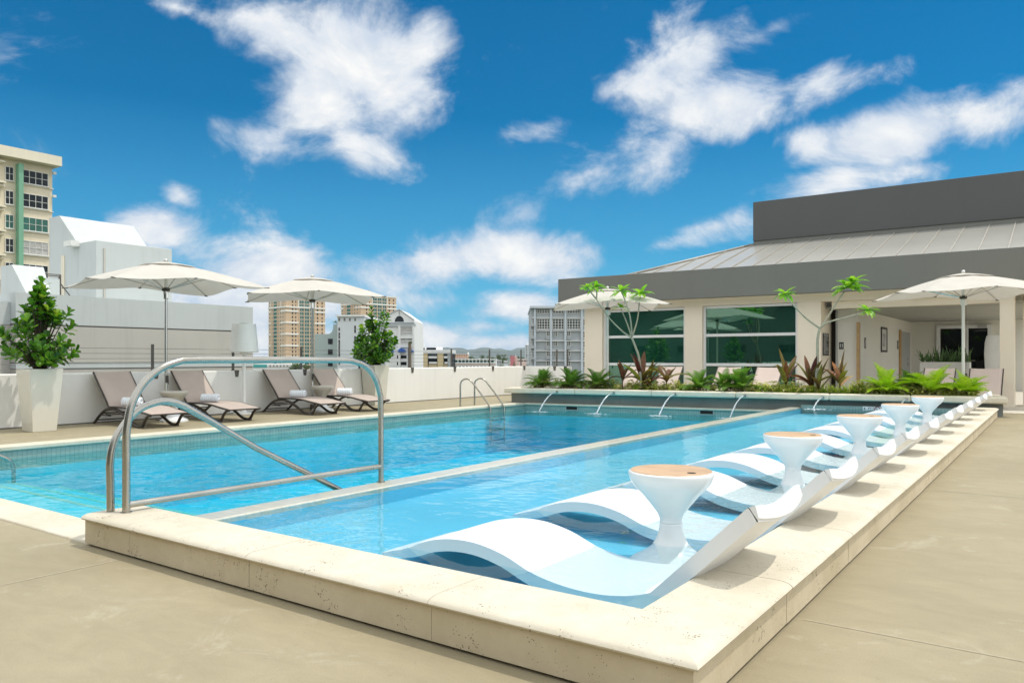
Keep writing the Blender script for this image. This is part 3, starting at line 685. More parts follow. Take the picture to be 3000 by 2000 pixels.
# ================================================================== UMBRELLAS
def make_umbrella(white):
    o = thing('market_umbrella', '', 'umbrella')
    H2 = 1.415; zt, zr = 3.03, 2.51
    def rmax(a): return H2/max(abs(math.cos(a)), abs(math.sin(a)))
    def zf(rn, a=PI/4): return zt-(zt-2.64+.09*abs(math.sin(2*a))**2)*(rn**1.33)
    def canopy(r0, r1, dz, nr, sag, lip=0):
        vs = []; fs = []; na = 96
        for i in range(nr+1):
            rn = r0+(r1-r0)*i/nr
            for k in range(na):
                a = 2*PI*k/na; s8 = abs(math.sin(4*a))
                q = rmax(a)*rn*(1-.028*s8*(rn**3))
                vs.append((q*math.cos(a), q*math.sin(a), zf(rn, a)+dz-sag*s8*rn*(1-.55*rn)+(lip*s8 if i == nr else 0)))
        for i in range(nr):
            for k in range(na): fs.append((i*na+k, (i+1)*na+k, (i+1)*na+(k+1) % na, i*na+(k+1) % na))
        return MB().add(vs, fs)
    canopy(.16, 1.0, 0, 12, .018).build('canopy', M['canopy'], o, smooth=60)
    canopy(.012, .30, .022, 4, .006, .010).build('vent_cap', M['canopy'], o, smooth=60)
    mm = M['alu_white'] if white else M['alu']
    MB().tube([(0,0,0),(0,0,3.03)], .031 if white else .027, 16).build('pole', mm, o, smooth=60)
    MB().lathe([(.035,3.035),(.035,3.052),(.028,3.056),(.040,3.068),(.043,3.085),(.034,3.105),(.014,3.12),(.001,3.123)], 20).build('finial', M['alu'], o, smooth=60)
    hb = MB(); hb.lathe([(.07,zr-.02),(.075,zr),(.075,zr+.03),(.06,zr+.045)], 16)
    hb.build('runner_hub', M['resin_brown'], o, smooth=40)
    cr = MB(); cr.lathe([(.045,zr-.17),(.05,zr-.165),(.05,zr-.03),(.045,zr-.025)], 16); cr.box(.03,.075,-.02,.02,zr-.16,zr-.05)
    cr.build('collar', mm, o, smooth=40)
    for k in range(8):
        a = k*PI/4; u = Vector((math.cos(a), math.sin(a), 0)); rm = rmax(a)
        r_ = MB(); r_.tube([u*.05+Vector((0,0,zf(.03, a)-.03)), u*rm*.5+Vector((0,0,zf(.5, a)-.024)), u*rm*.985+Vector((0,0,zf(.985, a)-.012))], .010, 6)
        rb = r_.build('rib', M['alu'], o, smooth=60)
        MB().tube([u*.07+Vector((0,0,zr+.02)), u*rm*.52+Vector((0,0,zf(.52, a)-.034))], .011, 6).build('strut', M['alu'], rb, smooth=60)
        MB().box(rm*.955, rm*1.0, -.022, .022, zf(.98, a)-.022, zf(.98, a)-.006, Matrix.Rotation(a, 4, 'Z')).build('pocket', M['post'], rb)
    bs = MB(); bs.box(-.15,.15,-.15,.15,.002,.014); bs.lathe([(.05,.014),(.05,.16),(.034,.17)], 16); bs.build('base_plate', M['post'], o, smooth=40)
    ck = MB(); ck.box(.028,.075,-.022,.022,.72,.86); ck.tube([(.07,0,.79),(.12,0,.79),(.12,0,.69)], .008, 8); ck.build('crank', M['resin_brown'], o)
    cd = MB(); cd.tube([(.055,0,.86),(.062,0,1.6),(.058,0,zr-.15)], .004, 6); cd.build('cord', M['post'], o)
    return o
U = make_umbrella(False); p1 = at(486, 1048, 14.85); p2 = at(915, 1048, 17.5); p3 = at(1780, 1048, 20.6); p4 = at(2822, 1048, 16.8)
U.location = (p1.x, p1.y, 0); U.rotation_euler.z = math.radians(-9.6); U['label'] = 'off white square umbrella at left on aluminium pole beside first two loungers'; U['group'] = 'square terrace umbrellas'
dup(U, (p2.x, p2.y, -.02), math.radians(-34.6), 'off white square umbrella in front of the twin tan towers')
W_ = make_umbrella(True); W_.location = (p3.x, p3.y, 0); W_.rotation_euler.z = math.radians(35.4); W_['group'] = 'square terrace umbrellas'
W_['label'] = 'white square umbrella at the left end of planter, before the pavilion corner'
dup(W_, (p4.x, p4.y, 0), math.radians(29.4), 'white square umbrella on thick white pole at right, cut by picture edge')

# ================================================================== DECK LOUNGERS
def make_deck_lounger(slm):
    o = thing('deck_lounger', '', 'sun lounger'); W = .70
    side = [(.03,.012),(.10,.06),(.20,.135),(.41,.252),(.65,.292),(.87,.270),(1.13,.180),(1.36,.066),(1.50,.022),(1.63,.018),(1.70,.06),(1.76,.14),(1.84,.207),(1.94,.226)]
    for y in (.03, W-.03):
        P = [Vector((v.x, y, v.z)) for v in spline([(a,0,b_) for a, b_ in side], 4)]
        f = MB(); f.tube(P, [.023+.005*math.sin(PI*i/(len(P)-1)) for i in range(len(P))], 8)
        f.box(1.60,1.70,y-.017,y+.017,.001,.035); f.box(.0,.06,y-.017,y+.017,.001,.03)
        f.build('leg_frame', M['resin_brown'], o, smooth=50)
    rails = MB()
    seat = [(.57,.322),(1.0,.332),(1.365,.317),(1.64,.277),(1.96,.236)]
    back = [(.585,.315),(.46,.47),(.30,.640),(.13,.825),(.035,.938)]
    for y in (.012, W-.012):
        rails.tube([(v.x, y, v.z) for v in spline([(a,0,b_) for a, b_ in seat], 4)], .018, 8)
        rails.tube([(v.x, y, v.z) for v in spline([(a,0,b_) for a, b_ in back], 4)], .018, 8)
    for x, z in ((1.955,.236),(.57,.315),(1.3,.30)): rails.tube([(x,.012,z),(x,W-.012,z)], .013, 8)
    rails.tube([(.30,.03,.20),(.33,.03,.17),(.62,.03,.165)], .011, 8); rails.tube([(.30,.03,.20),(.30,W-.03,.20)], .011, 8); rails.tube([(.12,.03,.07),(.12,W-.03,.07)], .012, 8)
    rails.tube([(.36,.03,.25),(.36,.1,.17),(.36,W-.1,.17),(.36,W-.03,.25)], .010, 8)
    rails.build('rails', M['resin_brown'], o, smooth=50)
    for nm, pr in (('seat_sling', seat), ('back_sling', back)):
        S = spline([(a,0,b_) for a, b_ in pr], 5); n = len(S); vs = []; fs = []
        nn = Vector((0,0,1)) if nm[0] == 's' else Vector((.77,0,.64))
        for i, v in enumerate(S):
            for k in range(9):
                t = k/8*2-1; q = v+nn*(.012-.014*(1-t*t)); vs.append((q.x, W/2+t*(W/2-.008), q.z))
        for i in range(n-1):
            for k in range(8): fs.append((i*9+k, (i+1)*9+k, (i+1)*9+k+1, i*9+k+1))
        q = MB().add(vs, fs).build(nm, slm, o, smooth=180)
        sd = q.modifiers.new('thickness', 'SOLIDIFY'); sd.thickness = .005; sd.offset = 0
    return o
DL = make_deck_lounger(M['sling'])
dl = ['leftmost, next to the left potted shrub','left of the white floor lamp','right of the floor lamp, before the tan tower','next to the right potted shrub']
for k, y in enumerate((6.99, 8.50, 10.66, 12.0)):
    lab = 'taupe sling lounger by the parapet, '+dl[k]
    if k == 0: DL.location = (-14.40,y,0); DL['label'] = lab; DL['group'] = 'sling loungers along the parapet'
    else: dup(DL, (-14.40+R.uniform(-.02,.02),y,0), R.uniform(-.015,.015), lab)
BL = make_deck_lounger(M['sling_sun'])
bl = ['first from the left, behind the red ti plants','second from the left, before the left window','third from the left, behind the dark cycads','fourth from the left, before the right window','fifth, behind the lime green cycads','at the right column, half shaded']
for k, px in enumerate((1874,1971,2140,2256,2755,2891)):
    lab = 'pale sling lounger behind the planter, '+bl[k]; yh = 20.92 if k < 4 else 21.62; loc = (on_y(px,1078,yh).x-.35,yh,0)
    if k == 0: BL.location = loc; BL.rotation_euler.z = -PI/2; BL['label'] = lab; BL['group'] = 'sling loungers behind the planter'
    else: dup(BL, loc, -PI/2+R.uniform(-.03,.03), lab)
def make_towel():
    b = MB(); n = 34; vs = []; fs = []; prof = []
    for k in range(n):                      # spiral section, thick rolled cloth
        a = 2*PI*3.2*k/(n-1); r_ = .014+.050*k/(n-1); prof.append((r_, a))
    T = 9
    for s_ in range(T):
        x = -.165+.33*s_/(T-1); w = 1+.03*math.sin(s_*2.3)
        for r_, a in prof: vs.append((x+.012*math.sin(r_*300), r_*w*math.cos(a), r_*w*math.sin(a)))
    for s_ in range(T-1):
        for k in range(n-1): fs.append((s_*n+k, s_*n+k+1, (s_+1)*n+k+1, (s_+1)*n+k))
    b.add(vs, fs); rib = MB()
    o = b.build('towel', M['towel'], None, smooth=180)
    sd = o.modifiers.new('thickness', 'SOLIDIFY'); sd.thickness = .013; sd.offset = 0
    ob = MB(); m = 24
    prof2 = []
    for i in range(49):
        u = i/48; prof2.append((.0655+.0028*math.sin(u*2*PI*8)-(.012 if i in (0,48) else 0), -.163+.326*u))
    ob.lathe(prof2, m, caps=False, M=Matrix.Rotation(PI/2, 4, 'Y')).build('outer_fold', M['towel'], o, smooth=180)
    return o
tw = make_towel(); tw.scale = (1.0,1.2,1.2); tl_ = ['leftmost lounger, partly behind the guard rail','lounger left of the floor lamp','lounger right of the floor lamp','lounger beside the right potted shrub']
for k, y in enumerate((7.30, 8.86, 11.0, 12.35)):
    lab = 'white towel rolled up on the '+tl_[k]; loc = (-13.58,y,.412)
    if k == 0: q = tag(tw, lab, 'towel', 'rolled towels on the loungers'); q.location = loc; q.rotation_euler.z = math.radians(35)
    else: q = dup(tw, loc, math.radians(35+R.uniform(-5,5)), lab)
tg_ = 'hourglass tables on the deck'
hour_table('deck_table', 'hourglass side table with shaded beige bowl by the first umbrella pole', (-13.62,8.13), 0, False, M['table_shaded'], M['white_gloss'], tg_, 1, .0)
hour_table('deck_table', 'hourglass side table with shaded beige bowl by the second umbrella pole', (-13.55,11.66), 0, False, M['table_shaded'], M['white_gloss'], tg_, 1, .0)
# floor lamps
def floor_lamp(label, loc, s=1):
    o = thing('floor_lamp', label, 'floor lamp', loc)
    MB().lathe([(.001,0),(.21*s,0),(.215*s,.012),(.20*s,.03),(.06*s,.05),(.038*s,.08),(.036*s,1.22*s),(.05*s,1.27*s),(.09*s,1.30*s),(.11*s,1.315*s)], 40).build('stand', M['lamp'], o, smooth=40)
    MB().lathe([(.001,1.316*s),(.28*s,1.316*s),(.297*s,1.33*s),(.295*s,1.36*s),(.245*s,1.90*s),(.235*s,1.925*s),(.001,1.93*s)], 48).build('shade', M['lamp'], o, smooth=35)
    MB().lathe([(.001,1.931*s),(.08*s,1.931*s),(.08*s,1.938*s),(.001,1.938*s)], 24).build('top_cap', M['post'], o)
    return o
pl_ = at(715, 1048, 17.0); floor_lamp('tall white floor lamp with tapered shade standing against the parapet', (-14.17, -14.17*ray(715,0).y/ray(715,0).x, 0), 1.0)

# ================================================================== PLANTS
def leaf(b, p, d_, n_, Ln, Wd, prof, curl=0, fold=.12, seg=5):
    d_ = d_.normalized(); s_ = d_.cross(n_)
    if s_.length < 1e-4: s_ = d_.orthogonal()
    s_.normalize(); nn = s_.cross(d_).normalized(); vs = []; fs = []; cur = Vector(p); dd = d_.copy()
    for i in range(seg+1):
        u = i/seg; w = prof(u)*Wd*.5
        vs += [cur+s_*w+nn*w*fold*2, cur.copy(), cur-s_*w+nn*w*fold*2]
        dd = (dd-nn*curl/seg).normalized(); nn = s_.cross(dd).normalized(); cur = cur+dd*Ln/seg
    for i in range(seg):
        a = i*3; fs += [(a,a+3,a+4,a+1),(a+1,a+4,a+5,a+2)]
    b.add(vs, fs)
obov = lambda u: (.14+1.05*u**.85)*(1-.50*max(0,(u-.72)/.28)**2)
lanc = lambda u: max(.03, math.sin(PI*min(1,(u*.93+.05)))**.8)
strap = lambda u: max(.05, (1-u**3)*(.75+.25*math.sin(PI*u)))
def rdir(rr, zlo=-.2, zhi=1):
    a = rr.uniform(0,2*PI); z = rr.uniform(zlo,zhi); q = math.sqrt(max(0,1-z*z)); return Vector((q*math.cos(a), q*math.sin(a), z))
def potted(label, plab, c, shape, seed, Hh, groupp):
    rr = random.Random(seed)
    o = thing('planter_pot', label, 'plant pot', (c[0],c[1],0), 0, groupp)
    b = MB(); h = 1.02; k0, k1 = .185, .255
    vs = [(-k0,-k0,0),(k0,-k0,0),(k0,k0,0),(-k0,k0,0),(-k1,-k1,h),(k1,-k1,h),(k1,k1,h),(-k1,k1,h)]
    i1 = k1-.03; vs += [(-i1,-i1,h),(i1,-i1,h),(i1,i1,h),(-i1,i1,h),(-i1+.01,-i1+.01,h-.06),(i1-.01,-i1+.01,h-.06),(i1-.01,i1-.01,h-.06),(-i1+.01,i1-.01,h-.06)]
    fs = [(3,2,1,0),(0,1,5,4),(1,2,6,5),(2,3,7,6),(3,0,4,7),(4,5,9,8),(5,6,10,9),(6,7,11,10),(7,4,8,11),(8,9,13,12),(9,10,14,13),(10,11,15,14),(11,8,12,15),(12,13,14,15)]
    b.add(vs, fs).build('pot', M['pot'], o, bevel=.008, smooth=40)
    MB().poly([(-i1+.012,-i1+.012,h-.055),(i1-.012,-i1+.012,h-.055),(i1-.012,i1-.012,h-.055),(-i1+.012,i1-.012,h-.055)]).build('soil', M['soil'], o)
    pl = thing('clusia_shrub', plab, 'potted shrub', (c[0],c[1],h-.055))
    stems = MB(); lv = MB(); yv = MB()
    tips = []
    for k in range(shape['n']):
        u = rr.random(); z = Hh*(.14+.86*u); rad = shape['r'](z/Hh)
        a = rr.uniform(0,2*PI); q = rad*math.sqrt(rr.uniform(.15,1.0))*(1+.22*math.sin(3*a+seed)); tips.append(Vector((q*math.cos(a), q*math.sin(a), z)))
    tips += [Vector(t) for t in shape['extra']]
    for t in tips:
        r0 = Vector((rr.uniform(-.07,.07), rr.uniform(-.07,.07), 0)); mid = Vector((t.x*.45, t.y*.45, t.z*.55))+r0*.3
        S = spline([r0, mid, t], 4); stems.tube(S, [.010*(1-.7*i/(len(S)-1))+.002 for i in range(len(S))], 5, M=None)
        ax = (t-mid).normalized(); young = t.z > Hh*.62 and rr.random() < .25
        for lvl in range(3):
            base = t-ax*.060*lvl
            for s_ in range(4):
                a = s_*PI/2+lvl*.7+rr.uniform(-.3,.3); e = ax.orthogonal().normalized(); f = ax.cross(e)
                out = e*math.cos(a)+f*math.sin(a)
                dd = (out*(.55+.3*lvl)+ax*(.75-.2*lvl)+Vector((0,0,.12))).normalized()
                sz = rr.uniform(.095,.16)
                leaf(yv if young and lvl == 0 else lv, base, dd, ax+out*.001, sz, sz*.66, obov, rr.uniform(-.2,.5), .10, 7)
    stems.build('stems', M['twig'], pl, smooth=180); lv.build('foliage', M['clusia'], pl); yv.build('young_leaves', M['clusia_young'], pl)
    return o
potted('tall tapered square beige planter pot at far left', 'conical green clusia shrub in the left beige pot', (-13.635,5.785), dict(n=64, r=lambda u: .58*min(1,.35+u*3.2)*(1.12-u)**.75, extra=[(-.1,-.45,.55),(.05,.46,.75),(.1,.40,.98),(.0,.03,1.46),(.0,-.02,1.40),(.03,.05,1.30),(.1,.5,.33),(0,-.52,.60)]), 11, 1.30, 'square planter pots at the parapet')
potted('tall tapered square beige planter pot beside the fourth lounger', 'bushy green clusia shrub in the right beige pot', (-14.19,13.93), dict(n=74, r=lambda u: .58*min(1,.35+u*3.0)*min(1,(1.25-u)*1.5), extra=[(.0,-.12,1.45),(.0,-.14,1.30),(.05,.2,1.34),(.1,.36,1.30),(.1,-.52,.95),(0,.55,.7),(0,-.10,1.20),(.1,.22,1.22)]), 12, 1.12, None)

def cycad(label, p, m, s, seed, nf=24, spread=1.0):
    rr = random.Random(seed); o = thing('cycad', label, 'cycad plant', p, 0, 'cycads in the planter bed')
    MB().lathe([(.001,-.02),(.055,-.02),(.06,.03),(.045,.08),(.001,.11)], 10).build('trunk', M['bark'], o, smooth=180)
    b = MB()
    for k in range(nf):
        a = 2*PI*k/nf*2.4+rr.uniform(-.25,.25); e = rr.uniform(.30,1.35)*1.0
        d0 = Vector((math.cos(a)*math.cos(e), math.sin(a)*math.cos(e), math.sin(e))); Ln = s*1.2*rr.uniform(.85,1.12); n = 24
        cur = Vector((0,0,.07)); dd = d0.copy(); pts = []
        for i in range(n+1):
            pts.append(cur.copy()); dd = (dd+Vector((0,0,-1))*(.052*spread*(.3+1.4*i/n))).normalized(); cur = cur+dd*Ln/n
        b.tube(pts[::3]+[pts[-1]], [.0055*(1-.75*i/8)+.001 for i in range(len(pts[::3])+1)], 4, caps=False)
        for i in range(3, n+1):
            tg = (pts[i]-pts[i-1]).normalized(); sd = tg.cross(Vector((0,0,1)))
            if sd.length < .05: sd = Vector((-math.sin(a), math.cos(a), 0))
            sd.normalize(); up = sd.cross(tg); u = i/n
            ll = Ln*.30*math.sin(PI*min(1,.12+u*.86))**.7; w = .0085*s/.5
            for sg in (-1, 1):
                for h_ in (0, .5):
                    q = pts[i-1].lerp(pts[i], h_)
                    dd2 = (sd*sg*.86+tg*.62+up*.34).normalized(); tip = q+dd2*ll
                    b.add([q-tg*w*.6, q+tg*w*.6, q+dd2*ll*.6+tg*w*.55-Vector((0,0,.01*s)), tip-Vector((0,0,.03*s)), q+dd2*ll*.6-tg*w*.55-Vector((0,0,.01*s))], [(0,1,2,4),(4,2,3)])
    b.build('fronds', m, o); return o
cy = [(1588,.46,'cycad_dark','dark green cycad, first from the left on the planter','.42'),(1672,.46,'cycad_dark','dark green cycad, second from the left on the planter','.4'),
      (1750,.47,'cycad_dark','dark green cycad, third from the left beneath the left umbrella','.5'),(2048,.42,'cycad_dark','small mid green cycad between the two big windows','.42'),
      (2122,.44,'cycad_dark','dark green cycad before the right window, at its left edge','.6'),(2168,.48,'cycad_dark','mid green cycad with tall fronds before the right window','.42'),
      (2595,.55,'cycad_lime','bright lime green cycad, left of the three at right','.40'),(2668,.42,'cycad_dark','darker low cycad between the lime green cycads','.75'),(2728,.58,'cycad_lime','bright lime green cycad, middle of the three at right','.42'),(2832,.44,'cycad_lime','bright lime green cycad, rightmost beside the white umbrella pole','.45')]
for k, (px, s, m, lab, off) in enumerate(cy): cycad(lab, bed(px, off=float(off)), M[m], s, 40+k, 26 if m == 'cycad_lime' else 30, .8 if m == 'cycad_lime' else .85)
def ti_plant(label, p, mats, seed, h, nl, Ln, lean=0):
    rr = random.Random(seed); o = thing('ti_plant', label, 'ti plant', p, rr.uniform(0,6), 'ti plants in the planter bed')
    MB().tube([(0,0,-.02),(lean*.4,0,h*.5),(lean,0,h)], [.020,.017,.012], 7).build('stem', M['bark'], o, smooth=180)
    bs = [MB() for _ in mats]
    for k in range(nl):
        a = k*2.4+rr.uniform(-.3,.3); e = rr.uniform(.95,1.42) if k < nl*.7 else rr.uniform(.55,.95)
        d_ = Vector((math.cos(a)*math.cos(e), math.sin(a)*math.cos(e), math.sin(e)))
        leaf(bs[k % len(bs)], (lean,0,h-.10*rr.random()), d_, Vector((0,0,1)), Ln*1.4*rr.uniform(.65,1.15), Ln*rr.uniform(.20,.32), lanc, rr.choice([rr.uniform(-.1,.4), rr.uniform(.3,1.6)]), .26, 9)
    for b, m in zip(bs, mats): b.build('leaves', M[m], o, smooth=180)
ti = [(1824,'ti plant with two dark red upright leaves, leftmost in the bed',('ti_red',),.30,7,.46),(1880,'large bronze and purple ti plant under the left frangipani',('ti_red','ti_olive'),.22,13,.55),
      (1902,'yellow and maroon ti plant right of the left frangipani stem',('ti_olive','ti_red'),.14,8,.42),(1953,'red brown ti plant with one leaf reaching far right',('ti_red','ti_olive'),.26,8,.50),
      (2302,'ti plant with yellow upright leaf and red side leaves before the right window edge',('ti_olive','ti_red'),.26,9,.55),(2378,'olive and brown ti plant at the foot of the right frangipani',('ti_olive','ti_red'),.16,12,.55),(2398,'olive green ti plant touching the right frangipani trunk',('ti_olive',),.12,7,.50),(2460,'salmon pink and yellow ti plant right of the right frangipani',('ti_pink','ti_olive'),.24,9,.52)]
for k, (px, lab, ms, h, nl, Ln) in enumerate(ti): ti_plant(lab, bed(px, off=.42+.06*(k % 3)), ms, 80+k, h, nl, Ln)
def frangipani(label, branches, tips, off, seed, r0):
    rr = random.Random(seed); base = bed(branches[0][0][0], off=off); o = thing('frangipani', label, 'frangipani tree', base)
    D = (base.x*-st + base.y*ct)   # depth along the view axis
    def pt(q): v = at(q[0], q[1], D+q[2] if len(q) > 2 else D); return v-base
    for k, br in enumerate(branches):
        P = [pt(q) for q in br]; S = spline(P, 5); n = len(S)
        a, b_ = (r0, r0*.72) if k == 0 else (r0*.62, r0*.36)
        MB().tube(S, [a+(b_-a)*i/(n-1)+rr.uniform(-.001,.001) for i in range(n)], 9).build('trunk' if k == 0 else 'branch', M['plum_bark'], o, smooth=180)
    for q, dirv, nl, Ln in tips:
        b = MB(); p = pt(q)
        for k in range(int(nl*1.6)):
            a = k*2.4+rr.uniform(-.3,.3); e = rr.uniform(-.35,.95)
            d_ = Vector((math.cos(a)*math.cos(e), math.sin(a)*math.cos(e), math.sin(e)))
            leaf(b, p, d_, Vector((0,0,1)), 1.3*Ln*rr.uniform(.7,1.1), Ln*.40, lanc, rr.uniform(.3,1.1), .15, 7)
        b.build('leaf_rosette', M['plum_leaf'], o, smooth=180)
z5 = lambda x, y, dz=0: (1500+x/3.485, 750+y/3.485, dz); z6 = lambda x, y, dz=0: (2100+x/2.613, 750+y/2.613, dz)
frangipani('slender frangipani with four bare branches in front of the left window',
  [[z5(1315,1330),z5(1300,1060),z5(1262,930),z5(1224,835)], [z5(1224,835),z5(1130,770),z5(1000,640,-.1),z5(900,500,-.2),z5(862,440,-.2)], [z5(862,440,-.2),z5(800,365,-.2),z5(765,322,-.3)], [z5(862,440,-.2),z5(866,380,-.15),z5(855,335,-.1)],
   [z5(1222,832),z5(1180,700,.1),z5(1110,530,.15)], [z5(1226,820),z5(1205,620,-.15),z5(1150,440,-.2),z5(1116,368,-.2)], [z5(1230,815),z5(1280,650,.1),z5(1300,480,.2),z5(1312,400,.2)]],
  [(z5(765,318,-.3),0,8,.22),(z5(855,320,-.1),0,12,.26),(z5(1110,525,.15),0,8,.20),(z5(1114,358,-.2),0,9,.26),(z5(1312,385,.2),0,11,.28)], .40, 5, .034)
frangipani('taller frangipani with three forked branches before the pavilion column',
  [[z6(752,1050),z6(770,820),z6(772,640),z6(790,552)], [z6(790,552),z6(690,480,-.1),z6(600,390,-.2),z6(530,312,-.25)], [z6(790,552),z6(860,450,.1),z6(925,345,.1),z6(975,275,.1)], [z6(792,550),z6(850,507,-.1),z6(1000,466,-.2),z6(1130,430,-.3)]],
  [(z6(522,290,-.25),0,11,.24),(z6(1000,245,.1),0,16,.32),(z6(1040,205,.1),0,10,.30),(z6(1150,415,-.3),0,11,.22)], .42, 6, .038)
# low planting: grassy strap leaves and variegated leaves, uncountable
gb = MB(); vb = MB(); rr = random.Random(21)
def clump(b, p, n, Ln, Wd, prof, lo, hi, curl):
    for _ in range(n):
        a = rr.uniform(0,2*PI); e = rr.uniform(lo,hi)
        leaf(b, p+Vector((rr.uniform(-.03,.03), rr.uniform(-.03,.03), 0)), Vector((math.cos(a)*math.cos(e), math.sin(a)*math.cos(e), math.sin(e))), Vector((0,0,1)), Ln*rr.uniform(.6,1.1), Wd*rr.uniform(.7,1.2), prof, rr.uniform(.3,1.5), .15, 5)
for k in range(230):
    px = rr.uniform(1745, 2545); dens = 1 if (1790 < px < 2045 or 2190 < px) else .35
    if rr.random() > dens: continue
    clump(gb, bed(px, off=rr.uniform(.30,.95)), 12, .28 if px < 2200 else .36, .018 if px < 2200 else .022, strap, .3, 1.4, 1)
for k in range(300):
    px = rr.choice([rr.uniform(1560,1790), rr.uniform(1790,2330), rr.uniform(2500,2868), rr.uniform(2500,2868)])
    p = bed(px, off=rr.uniform(.30,.80)); hgt = rr.uniform(.09,.26)
    for lvl in range(3): clump(vb, p+Vector((0,0,hgt*(.35+.33*lvl))), 6, .11, .050, lanc, .0, .9, .6)
o = gb.build('strap_leaf_planting', M['grass']); o['kind'] = 'stuff'; o['label'] = 'grassy strap leaved planting along the middle of the planter'; o['category'] = 'ground cover'
o = vb.build('variegated_planting', M['varieg']); o['kind'] = 'stuff'; o['label'] = 'low yellow variegated leaves along the planter front'; o['category'] = 'ground cover'

# ================================================================== PAVILION
YP = 22.2
pv = thing('pool_pavilion', 'low beige pavilion with dark grey fascia, metal roof and open lobby', 'building', (0,YP,0))
def part(name, mb, m, parent=None, **k):
    o = mb.build(name, m, None, **k); 
    pr = parent or pv
    if pr is pv: o.parent = pv; o.matrix_parent_inverse = Matrix.Translation((0,YP,0)).inverted()
    else: o.parent = pr
    return o
for x0, x1, dp in ((-12.835,-12.16,.5),(-9.31,-8.75,.5),(-5.965,-5.335,1.30)): part('wall_pier', MB().box(x0,x1,YP,YP+dp,0,2.76), M['wall_beige'], bevel=.006)
part('wall_header', MB().box(-12.83,2.2,YP+.003,YP+.5,2.762,2.99), M['wall_beige'])
part('end_wall', MB().box(-12.832,-12.54,YP+.502,34,0,2.99), M['wall_beige'])
# fascia band with left return, soffit
b = MB(); b.prism([(-13.49,21.6,0),(2.2,21.6,0),(2.2,21.85,0),(-13.24,21.85,0),(-13.24,34,0),(-13.49,34,0)], (0,0,.845)); 
o = part('fascia', b, M['fascia'], bevel=.01); o.location = (0,0,2.955)
b = MB(); b.box(-13.23,-.45,21.86,34,2.992,3.06); part('soffit', b, M['wall_beige'])
# roof slope with standing seams and hip edge
y0r, y1r, z0r, z1r = 21.75, 26.0, 3.74, 5.02
b = MB(); b.prism([(-11.16,y0r,z0r),(-.45,y0r,z0r),(-.45,y1r,z1r),(-8.45,y1r,z1r)], (0,0,-.06)); 
b.poly([(-11.16,y0r,z0r-.002),(-8.45,y1r,z1r-.002),(-8.45,34,z1r),(-11.16,34,z0r)])
rf = part('roof', b, M['roof'])
b = MB(); x = -10.9
while x < -.5:
    t0 = 0; xs_ = x
    ys_ = y1r if x > -8.45 else y0r+(x+11.16)/(2.71)*(y1r-y0r)
    zt_ = z0r+(ys_-y0r)/(y1r-y0r)*(z1r-z0r)
    b.prism([(x-.012,y0r,z0r),(x+.012,y0r,z0r),(x+.012,ys_,zt_),(x-.012,ys_,zt_)], (0,0,.035)); x += .62
o = part('standing_seams', b, M['seam'])
part('roof_end', MB().prism([(-.452,21.9,3.062),(-.452,26.0,3.062),(-.452,26.0,4.94),(-.452,21.9,3.70)], (-.05,0,0)), M['fascia']); part('rear_wall', MB().box(-8.4,-.46,33.3,33.9,3.062,5.2), M['wall_beige'])
b = MB(); b.tube([(-11.20,y0r,z0r+.03),(-8.47,y1r,z1r+.03)], .035, 8); part('hip_cap', b, M['seam'], smooth=180)
b = MB(); b.box(-8.445,-.45,26,34,5.16,6.48); part('upper_volume', b, M['box_grey'], bevel=.01)
b = MB(); b.box(-8.43,-.46,25.93,33.9,5.0,5.05); b.box(-8.43,-.46,25.965,33.9,5.052,5.10); b.box(-8.43,-.46,26.03,33.9,5.102,5.158); part('base_flashing', b, M['fascia'])
# windows
def big_window(x0, x1, yy=YP+.10):
    fr = MB(); fr.frame(x0, x1, .05, 2.755, yy, yy+.09, .075); 
    for z in (.955, 1.835): fr.box(x0+.075, x1-.075, yy+.004, yy+.086, z, z+.085)
    fo = part('window', fr, M['frame_white'], bevel=.006)
    MB().box(x0+.03, x1-.03, yy+.04, yy+.05, .08, 2.73).build('pane', M['glass_green'], None).parent = fo
    return fo
big_window(-12.16,-9.31); big_window(-8.75,-5.965)
# lobby
XS = -4.61
b = MB(); b.box(XS-.2,XS,23.25,33,0,2.57); b.box(on_y(2453,1000,23.25).x+.005,XS-.2,23.25,23.45,0,2.57)
b.box(XS-.2,1.2,33,33.2,0,2.57);
part('lobby_wall', b, M['wall_grey'])
b = MB(); b.box(-5.33,-.46,YP+.52,33.2,2.572,2.62); part('lobby_ceiling', b, mat('ceiling_grey', (.38,.38,.34), .8, var=.04)); part('walkway_shade_slab', MB().box(-.44,2.2,21.86,24.2,2.992,3.10), M['wall_beige'])  # walkway slab is out of view, added to shade the floor below
b = MB(); b.box(-5.10,-1.17,YP+.22,YP+.5,2.56,2.758); part('beam', b, M['wall_beige'])
b = MB(); b.box(-1.165,-.86,YP+.02,YP+.5,0,2.76); part('column', b, M['wall_beige'], bevel=.006)
b = MB(); b.box(-.72,2.2,YP+.9,YP+1.1,0,2.76); part('side_wall', b, M['wall_beige'])
b = MB(); b.box(-5.33,on_y(2453,1000,23.40).x,23.40,23.44,0,2.57); part('dark_doorway', b, M['hole'])
b = MB(); xd = on_y(2452,1000,23.25).x; b.box(xd-.02,xd+.01,23.18,23.249,0,2.57); part('door_trim', b, M['door_grey'])
def y_side(px): return on_x(px, 1000, XS).y
for pa, pb, nm in ((2509,2515,'jamb'),(2633,2637.5,'jamb')):
    y_a, y_b = y_side(pa), y_side(pb); part('door_jamb', MB().box(XS+.002,XS+.05,y_a,y_b,0.0,2.2), M['jamb'])
dr = part('lobby_door', MB().box(XS+.002,XS+.03,y_side(2639),y_side(2664),0,2.15), M['door_grey'])
